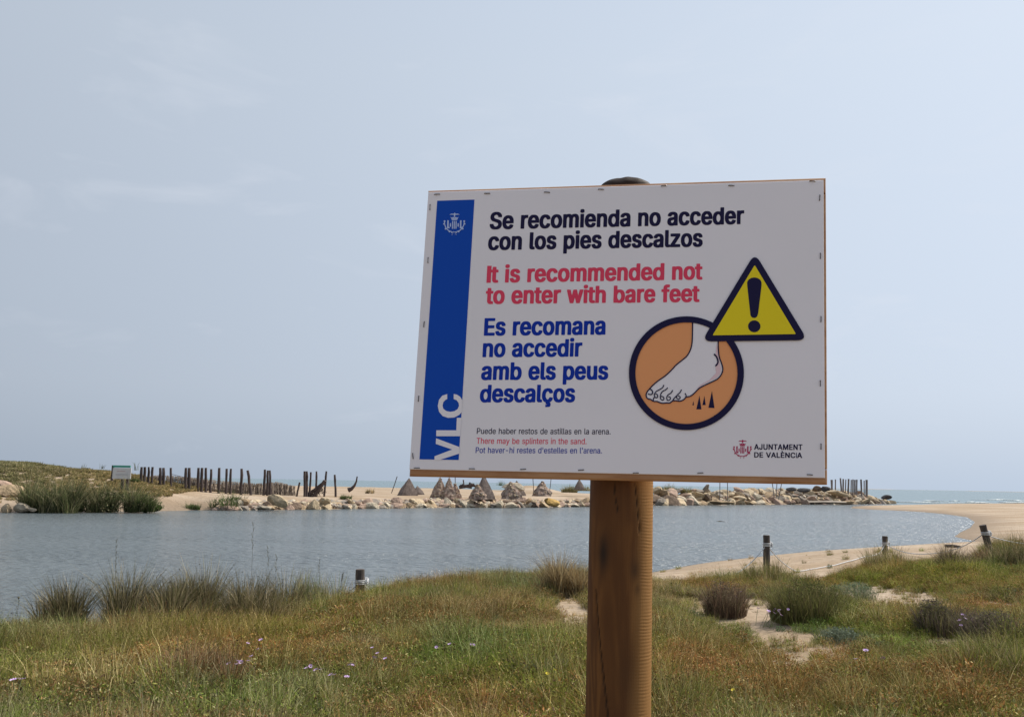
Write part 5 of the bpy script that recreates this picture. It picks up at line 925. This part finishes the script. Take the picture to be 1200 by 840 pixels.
grn = blob([(60, 790, 90, 40, 1.0), (300, 745, 120, 12, .7), (560, 815, 90, 25, 1.0), (640, 770, 60, 20, .7), (1160, 700, 60, 18, 1.1), (1150, 790, 70, 25, 1.0), (830, 745, 40, 20, .8), (940, 770, 60, 12, .7), (540, 705, 60, 7, .8), (900, 690, 50, 8, .8), (480, 710, 40, 7, .6)])
s_extra = 0
strw = blob([(590, 730, 90, 16, 1.0), (660, 720, 40, 22, .9), (790, 712, 40, 14, 1.0), (700, 740, 30, 30, .7), (880, 720, 60, 16, .9), (1080, 720, 70, 12, .7), (1010, 690, 60, 8, .6), (900, 760, 60, 12, .6), (800, 690, 60, 8, .8)])
s0 = .78 + .5 * f1 + .6 * grn; s1 = .50 + .5 * f2 + .62 * rust; s2 = .22 + .45 * f3 + .8 * strw; s3 = -.1 + .5 * f4 + grn * .4; s4 = np.full(n0, -1.6)
sc_all = np.stack([s0, s1, s2, s3, s4], 1) + g_.gumbel(0, .5, (n0, 5)); ty = sc_all.argmax(1)
ty[g_.uniform(0, 1, n0) < .008] = 4
ty[(cv < .45) & (g_.uniform(0, 1, n0) < .5)] = 5
rr_ = np.hypot(x, y); lim_ = np.interp(np.arctan2(x, y), gth, gr); r6 = g_.uniform(0, 1, n0); ty[(r6 < .05 + .06 * np.clip(f4, 0, 1) + .20 * (rr_ > lim_ - 1.6) * (np.abs(np.arctan2(x, y) + .175) > .05)) & (cv > .5)] = 6
idx = np.zeros(n0, int); rn = g_.integers(0, 60, n0); w6 = (ty == 6); rn[w6 & (rust > .55)] = 1; rn[w6 & (grn > .6) & (rust < .5)] = 3; rn[w6 & (strw > .6)] = 2
for t, ids in IDX.items(): w = ty == t; idx[w] = np.array(ids)[rn[w] % len(ids)]
rot = np.stack([g_.normal(0, .12, n0), g_.normal(0, .12, n0), g_.uniform(0, 6.28, n0)], 1)
sc1 = np.where(ty == 6, .8, 1) * TS * (.75 + .3 * g_.uniform(0, 1, n0) + .22 * f4) * (.6 + .4 * cv); scl = np.stack([sc1 * 1.15, sc1 * 1.15, sc1 * g_.uniform(.8, 1.2, n0)], 1)
tint = 1.10 * np.array([1.0, 1.02, .80]) * np.ones((n0, 3)) * (1 + .22 * g_.normal(0, 1, (n0, 1))).clip(.5, 1.6); tint[:, 0] *= 1 + .18 * f2; tint[:, 1] *= 1 + .06 * f1; tint[:, 2] *= 1 + .12 * f3
go_ = scatter('grass', np.stack([x, y, z - .01], 1), idx, rot, scl, tint, src); tag(go_, 'mixed green, straw and rust-red grass covering the near dune', 'grass', kind='stuff')

def plant(name, px, py, wpx, hpx, lab, dat_fn, cat, group=None, part='blades', seed=0, Y=None):
    p = hit(px, py) if Y is None else AT(px, py, Y)
    if Y is None: p[2] = gz(p[0], p[1])
    d = p[1]; w = wpx * d / F; h = hpx * d / F; g = np.random.default_rng(1000 + seed + int(px)); rt = empty(name, p); tag(rt, lab, cat, group)
    for pn, dat in dat_fn(g, w / 2, h):
        me = mesh(pn, dat[0], dat[1], col=dat[2]); me.materials.append(PM); o = bpy.data.objects.new(pn, me); COL.objects.link(o); o.parent = rt; tag(o, kind='stuff')
    return rt
DKG = [(.085, .09, .035), (.12, .115, .045), (.055, .055, .03), (.18, .155, .07), (.10, .08, .045), (.06, .045, .03)]
def marram(cols, n_=1500, heads=14, leanf=.55, dead=.2, wd=.0065):
    def fn(g, r_, h):
        ps = []
        for q in range(15):
            cx, cy = g.uniform(-.95, .95) * r_, g.uniform(-.5, .5) * r_; hq = h * g.uniform(.9, 1.85) * (1 - .25 * abs(cx) / r_)
            v, f, c = blades(g, n_ // 9, r_ * g.uniform(.12, .3), hq * .3, hq, leanf * 1.3, wd, list(cols) + [STR[3], STR[0]]); ps.append((v + [cx, cy, 0], f, c * g.uniform(.75, 1.25)))
        o = [('blades', join(*ps, blades(g, int(n_ * dead), r_, h * .15, h * .5, 1.3, .006, STR + [(.2, .16, .12)])))]
        if heads: o.append(('seed_heads', seedheads(g, heads, r_ * .9, h * .85, h * 1.25, .004, (.11, .095, .06), (.04, .028, .022), .012)))
        return o
    return fn
def shrub(stem, leafc, nl=1600, ns=260):
    def fn(g, r_, h): return [('stems', blades(g, ns * 6, r_ * .95, h * .35, h * 1.0, .65, .005, list(stem) + leafc)), ('leaves', join(*[bits(g, nl // 4, (g.uniform(-.5, .5) * r_, g.uniform(-.4, .4) * r_, h * g.uniform(.3, .6)), (r_ * .55, r_ * .5, h * .42), .005, .013, leafc, 1.5) for _ in range(6)]))]
    return fn
MAR = [(.13, .08, .06), (.18, .115, .08), (.09, .06, .045), (.17, .15, .08), (.24, .19, .12)]
PUR = [(.10, .075, .07), (.15, .11, .095), (.08, .065, .05), (.19, .16, .10), (.15, .15, .07)]
plant('marram_tussock', 150, 735, 165, 50, 'dark olive grass tussock, left one of the big pair at the water on the left', marram(DKG, 3600, 16), 'tussock')
plant('marram_tussock', 258, 733, 150, 54, 'olive grass tussock, right one of the big pair at the water on the left', marram(DKG + [(.24, .2, .09)], 3400, 10), 'tussock')
plant('marram_tussock', 120, 727, 70, 26, 'low dark clump of grass in front of the left big tussock', marram(OLV + RST, 800, 4), 'tussock')
plant('marram_tussock', 205, 738, 120, 34, 'lower tangled grass filling the gap between the left big tussocks', marram(DKG + RST[:2] + GRN[:2], 1900, 6, .9), 'tussock')
plant('marram_tussock', 300, 738, 60, 40, 'straw-brown tuft at the right end of the big tussocks on the left', marram(DKG + STR, 1100, 4, .7), 'tussock')
plant('grass_tuft', 366, 712, 62, 32, 'fine upright pale green grass tuft left of the first rope post', marram([(.2, .23, .10), (.25, .26, .13), (.15, .18, .08)], 900, 2, .3), 'grass tuft')
plant('dry_tussock', 655, 699, 60, 40, 'beige dead grass tussock at the left of the pine post', marram([(.34, .24, .11), (.26, .17, .08), (.42, .32, .17), (.15, .1, .05)], 1500, 6, .6), 'tussock')
plant('heather_shrub', 850, 722, 48, 46, 'maroon twiggy shrub right of the pine post beside bare sand', shrub(MAR, MAR + [(.2, .14, .09)]), 'shrub')
plant('round_bush', 945, 729, 82, 52, 'rounded olive green bush with dark base, largest one right of the pine post', shrub(OLV, [(.12, .13, .04), (.16, .16, .05), (.09, .095, .04), (.14, .11, .06)], 3200, 500), 'bush')
plant('dark_tussock', 1118, 671, 44, 28, 'small dark maroon tussock in front of the sand left of the leaning post', marram([(.075, .055, .05), (.10, .075, .06), (.12, .10, .06)], 1000, 0, .7), 'tussock')
plant('heather_shrub', 1108, 743, 66, 40, 'purple-brown dense shrub on the right, left one of two side by side', shrub(PUR, PUR + OLV, 2400), 'shrub')
plant('heather_shrub', 1165, 757, 72, 46, 'purple-brown dense shrub on the right, right one of two with violet flowers', shrub(PUR, PUR, 2600), 'shrub')
plant('red_tussock', 238, 815, 88, 46, 'rust-red grass clump low in the left foreground', marram(RST, 2000, 3, .5), 'tussock')
plant('brown_tussock', 1160, 663, 40, 20, 'brown withered grass around the foot of the leaning rope post', marram(RST + MAR, 800, 0, .8), 'tussock')
plant('grass_tuft', 45, 738, 80, 16, 'low ragged grass at the water by the left picture edge', marram(GRN + STR[:1], 1000, 5, .9), 'grass tuft')
plant('grass_tuft', 610, 708, 50, 14, 'low olive grass just left of the dead beige tussock', marram(OLV + GRN, 900, 3, .8), 'grass tuft')
plant('grass_tuft', 800, 700, 60, 16, 'low straw and green grass between the pine post and the maroon shrub', marram(STR + GRN, 900, 3, .9), 'grass tuft')
plant('dry_tussock', 1055, 735, 60, 20, 'pale straw grass beside the sandy patch left of the purple-brown shrubs', marram(STR, 900, 3, .9), 'tussock')
plant('grass_tuft', 640, 800, 90, 26, 'blue-green spiky grass just left of the pine post in the foreground', marram(GGY + GRN[:1], 1400, 0, .9), 'grass tuft')
plant('red_tussock', 420, 770, 70, 22, 'small rust-brown clump in the foreground among purple flowers', marram(RST + OLV, 1000, 2, .8), 'tussock')
plant('yellow_tuft', 1040, 670, 50, 26, 'yellowish green grass around the foot of the upright rope post on the right', marram([(.22, .2, .06), (.17, .18, .06), (.3, .25, .1)], 900, 0, .5), 'grass tuft')
plant('yellow_tuft', 903, 686, 56, 26, 'yellow-green grass around the rope post nearest the pine post', marram([(.2, .2, .055), (.16, .18, .05), (.26, .21, .08)], 900, 3, .5), 'grass tuft')
plant('grass_tuft', 1195, 670, 50, 34, 'dark green grass tuft cut off by the right edge of the picture', marram([(.10, .12, .045), (.14, .14, .05)], 1100, 2, .5), 'grass tuft')
plant('grass_tuft', 1165, 800, 90, 42, 'lush green grass clump in the lower right corner', marram(GRN, 1600, 0, .6), 'grass tuft')
plant('grass_tuft', 560, 712, 110, 24, 'broad green grass clump at the shore left of the dead beige tussock', marram(GRN + OLV, 1600, 8, .6), 'grass tuft')
plant('grass_tuft', 490, 716, 70, 22, 'low green grass clump just right of the first rope post', marram(GRN + STR[:1], 1000, 4, .6), 'grass tuft')
plant('sea_holly', 1005, 702, 44, 20, 'grey-green leafy herb cushion on the dune between the right rope posts', shrub(GGY, [(.2, .24, .15), (.15, .19, .12)], 900, 60), 'herb')
plant('sea_holly', 985, 752, 60, 18, 'grey-green broad-leaved cushion right of the rounded bush', shrub(GGY, [(.17, .2, .14), (.13, .16, .11)], 1000, 60), 'herb')
# tall thin stalks against the water
for k, (px, py, top_y, lean_) in enumerate([(292, 705, 612, 5), (316, 705, 640, -2), (320, 705, 650, 4), (374, 705, 655, 0), (135, 715, 632, 1), (395, 706, 672, 6), (18, 722, 700, 4), (62, 722, 704, -3)]):
    p = hit(px, py); p[2] = gz(p[0], p[1]); t = AT(px + lean_, top_y, p[1]); m_ = MB(); m_.tube([p, (p + t) / 2 + [.02, 0, 0], t], [.004, .003, .002], 5)
    for q in range(5): m_.tube([p + (t - p) * (.72 + .06 * q), p + (t - p) * (.76 + .06 * q) + [random.choice((-1, 1)) * .025, 0, .02]], .004, 4)
    if k > 5: m_.tube([t - [0, 0, .02], t, t + [0, 0, .02]], [.008, .02, .006], 7)
    tag(link('tall_stalk', m_.mesh('tall_stalk', p), matn('stalk', (.10, .09, .05), None) if k == 0 else bpy.data.materials['stalk'], loc=p),
        ['tallest thin dry stalk rising against the water above the left tussocks', 'thin dry stalk, left of a close pair right of the tallest one', 'thin dry stalk, right of a close pair right of the tallest one', 'thin dry stalk rising from the pale green tuft', 'thin dry stalk above the left big tussock', 'thin bent stalk right beside the first rope post', 'dark-headed stalk by the white rope at the left edge', 'dark-headed stalk second from the left edge'][k], 'stalk')
# purple flowers
FLP = matn('purple_petals', (.50, .30, .58), (.62, .48, .66), 30, .7); FLS = matn('flower_stem', (.14, .16, .07), None)
m_ = MB()
for q in range(9):
    a = q * 2 * math.pi / 9; t = np.array([math.cos(a), math.sin(a), .35]); n_ = np.array([-math.sin(a), math.cos(a), 0]); m_.add([t * .004, t * .013 + n_ * .005, t * .019 + [0, 0, .003], t * .013 - n_ * .005], [(0, 1, 2, 3)])
pet = m_.mesh('petals'); pet.materials.append(FLP); m_ = MB(); m_.tube([(0, 0, -.2), (.006, 0, -.08), (0, 0, 0)], .0022, 5); stm = m_.mesh('stem'); stm.materials.append(FLS)
fl = []
for cx_, cy_, n_, sx_, sy_ in ((285, 795, 7, 22, 8), (375, 802, 9, 34, 8), (440, 783, 4, 25, 10), (910, 722, 12, 14, 6), (1130, 738, 7, 12, 5), (300, 772, 3, 10, 3), (520, 770, 3, 40, 8), (1010, 783, 3, 40, 5), (862, 703, 4, 10, 4), (20, 820, 2, 20, 5)):
    for q in range(n_): fl.append((cx_ + random.gauss(0, sx_ * .6), cy_ + random.gauss(0, sy_ * .6)))
for px, py in fl:
    p = hit(px, py + 14); zt = gz(p[0], p[1]) + random.uniform(.15, .24); loc = (p[0], p[1], zt)
    rt = empty('purple_flower', loc); s = random.uniform(.8, 1.35); rt.scale = (s, s, 1); rt.rotation_euler = (random.gauss(.35, .25), random.gauss(0, .25), random.uniform(0, 6))
    if px < 620: lb, gr_ = 'tiny pink-purple flower in the grass left of the pine post', 'small purple flowers left of the pine post'
    elif px < 1060: lb, gr_ = 'tiny purple flower by the rounded bush right of the pine post', 'small purple flowers by the rounded bush'
    else: lb, gr_ = 'tiny violet flower on the purple-brown shrub far right', 'small violet flowers on the far right shrub'
    tag(rt, lb, 'flower', gr_); link('petals', pet, parent=rt); link('stem', stm, parent=rt)

YEP = matn('yellow_petals', (.75, .60, .05), None, rough=.7); ypet = pet.copy(); ypet.materials.clear(); ypet.materials.append(YEP)
for px, py, lb in ((641, 811, 'lower of two tiny yellow flowers just left of the pine post'), (650, 806, 'upper of two tiny yellow flowers just left of the pine post'), (860, 832, 'tiny yellow flower at the bottom edge right of the pine post')):
    p = hit(px, py + 14); loc = (p[0], p[1], gz(p[0], p[1]) + .2); rt = empty('yellow_flower', loc); rt.scale = (.8, .8, 1); rt.rotation_euler = (.5, 0, px); tag(rt, lb, 'flower'); link('petals', ypet, parent=rt); link('stem', stm, parent=rt)
# vegetation on the far bank
src2 = bpy.data.collections.new('scrub_sources')
def source2(name, dat):
    me = mesh(name, *dat[:2], col=dat[2]); me.materials.append(GM); o = bpy.data.objects.new(name, me); src2.objects.link(o)
SCR = [(.19, .19, .08), (.25, .225, .11), (.13, .14, .06), (.33, .28, .17)]
for q in range(3): source2('scrub_%d' % q, join(blades(g_, 60, .5, .25, .6, .6, .05, SCR), bits(g_, 160, (0, 0, .2), (.5, .5, .22), .04, .09, SCR)))
xs = g_.uniform(-66, -27, 7000); ys = g_.uniform(58, 88, 7000); zz = H(xs, ys); sl = fbm(xs, ys, .45, 31)
dd = sdf(xs, ys); pr = np.clip(1.05 * sm(zz, .6, 1.4) + .45 * sl, 0, 1) * sm(dd, 1, 3)
kp = g_.uniform(0, 1, 7000) < pr * 1.6; xs, ys, zz = xs[kp], ys[kp], zz[kp]; n1 = len(xs)
tt = np.ones((n1, 3)) * g_.uniform(.75, 1.35, (n1, 1)); br = sm(xs, -42, -31)[:, None]; tt = tt * (1 - br) + tt * br * np.array([1.2, 1.02, .92])
s_c = g_.uniform(.35, .95, n1)
so = scatter('dune_scrub', np.stack([xs, ys, zz - .05], 1), g_.integers(0, 3, n1), np.stack([np.zeros(n1), np.zeros(n1), g_.uniform(0, 6.28, n1)], 1), np.stack([s_c, s_c, s_c * .8], 1), tt, src2)
tag(so, 'low olive scrub covering the dune across the water on the left', 'scrub', kind='stuff')
RD = [(.07, .095, .035), (.12, .135, .055), (.05, .06, .03), (.21, .20, .10), (.28, .24, .14)]
def reeds(cols, n_, w=.035):
    def fn(g, r_, h):
        ps = []
        for q in range(8):
            cx, cy = g.uniform(-.8, .8) * r_, g.uniform(-.4, .4) * r_; hq = h * g.uniform(.8, 1.55)
            v, f, c = blades(g, n_ // 6, r_ * g.uniform(.15, .35), hq * .25, hq, 1.0, w, cols); ps.append((v + [cx, cy, 0], f, c * g.uniform(.8, 1.3)))
        return [('stalks', join(*ps, bits(g, n_, (0, 0, h * .3), (r_, r_ * .6, h * .35), .04, .1, cols)))]
    return fn
for px, py, w, h, lab, cols, Y in [(62, 601, 62, 46, 'dark green reed bed, left one of two at the far water edge', RD, 58.6), (40, 600, 26, 26, 'lower dark reeds on the left flank of the left reed bed', RD, 58.2), (88, 600, 26, 34, 'dark reeds on the right flank of the left reed bed', RD, 59), (132, 600, 58, 38, 'dark reed bed below the distant white notice', RD, 60.2), (168, 599.5, 46, 24, 'low bright-edged reeds at the right end of the reed beds', RD + [(.09, .14, .04)], 60.8),
                                   (178, 599, 22, 13, 'fresh green waterside plants at the right end of the reed beds', [(.07, .12, .03), (.10, .16, .04)], 61)]:
    plant('reed_bed', px, py, w, h, lab, reeds(cols, 900), 'reeds', Y=Y)
for px, py, w, h, lab in [(226, 597, 16, 9, 'green shoots at the water below the sand mound of the stockade'), (262, 595, 36, 18, 'green plants among the rocks at the foot of the stockade'), (275, 591, 24, 14, 'small green bush beside the stakes at the stockade foot'), (405, 585, 14, 6, 'small green tuft on the sand behind the rocks'), (434, 578, 12, 6, 'dry beige tuft on the far sand'), (587, 569, 12, 7, 'small dark bush on the pale mound between the cones'), (157, 566, 12, 7, 'little dark bush right of the distant white notice')]:
    plant('waterside_plant', px, py, w, h, lab, reeds([(.09, .13, .04), (.12, .15, .06), (.07, .09, .035)] if 'beige' not in lab else STR, 160, .04), 'plant', Y=hit(px, py)[1])
for px, py, w, h, lab in [(680, 575, 36, 8, 'yellow-green scrub on the mound left of the pine post'), (668, 577, 22, 7, 'low scrub at the left end of the mound next to the pine post'), (782, 576, 26, 9, 'olive scrub on the groyne crest right of the pine post'), (800, 577, 22, 7, 'thin dry scrub on the groyne crest further right')]:
    plant('scrub_patch', px, py, w, h, lab, reeds([(.24, .21, .10), (.18, .17, .07), (.3, .25, .13)], 300, .05), 'scrub', Y=108 if px < 700 else 116)
for px, py in ((98, 549), (62, 549), (119, 549), (160, 551)):
    plant('dune_shoot', px, py, 5, 8 if px != 160 else 14, {98: 'thin shoot on the dune skyline', 62: 'tiny shoot on the dune skyline left of the others', 119: 'leafy shoot on the dune skyline left of the white notice', 160: 'tall thin shoot on the skyline between notice and stakes'}[px], lambda g, r_, h: [('stalks', blades(g, 9, r_, h * .5, h, .5, .05, [(.1, .11, .06)]))], 'shoot', Y=73)
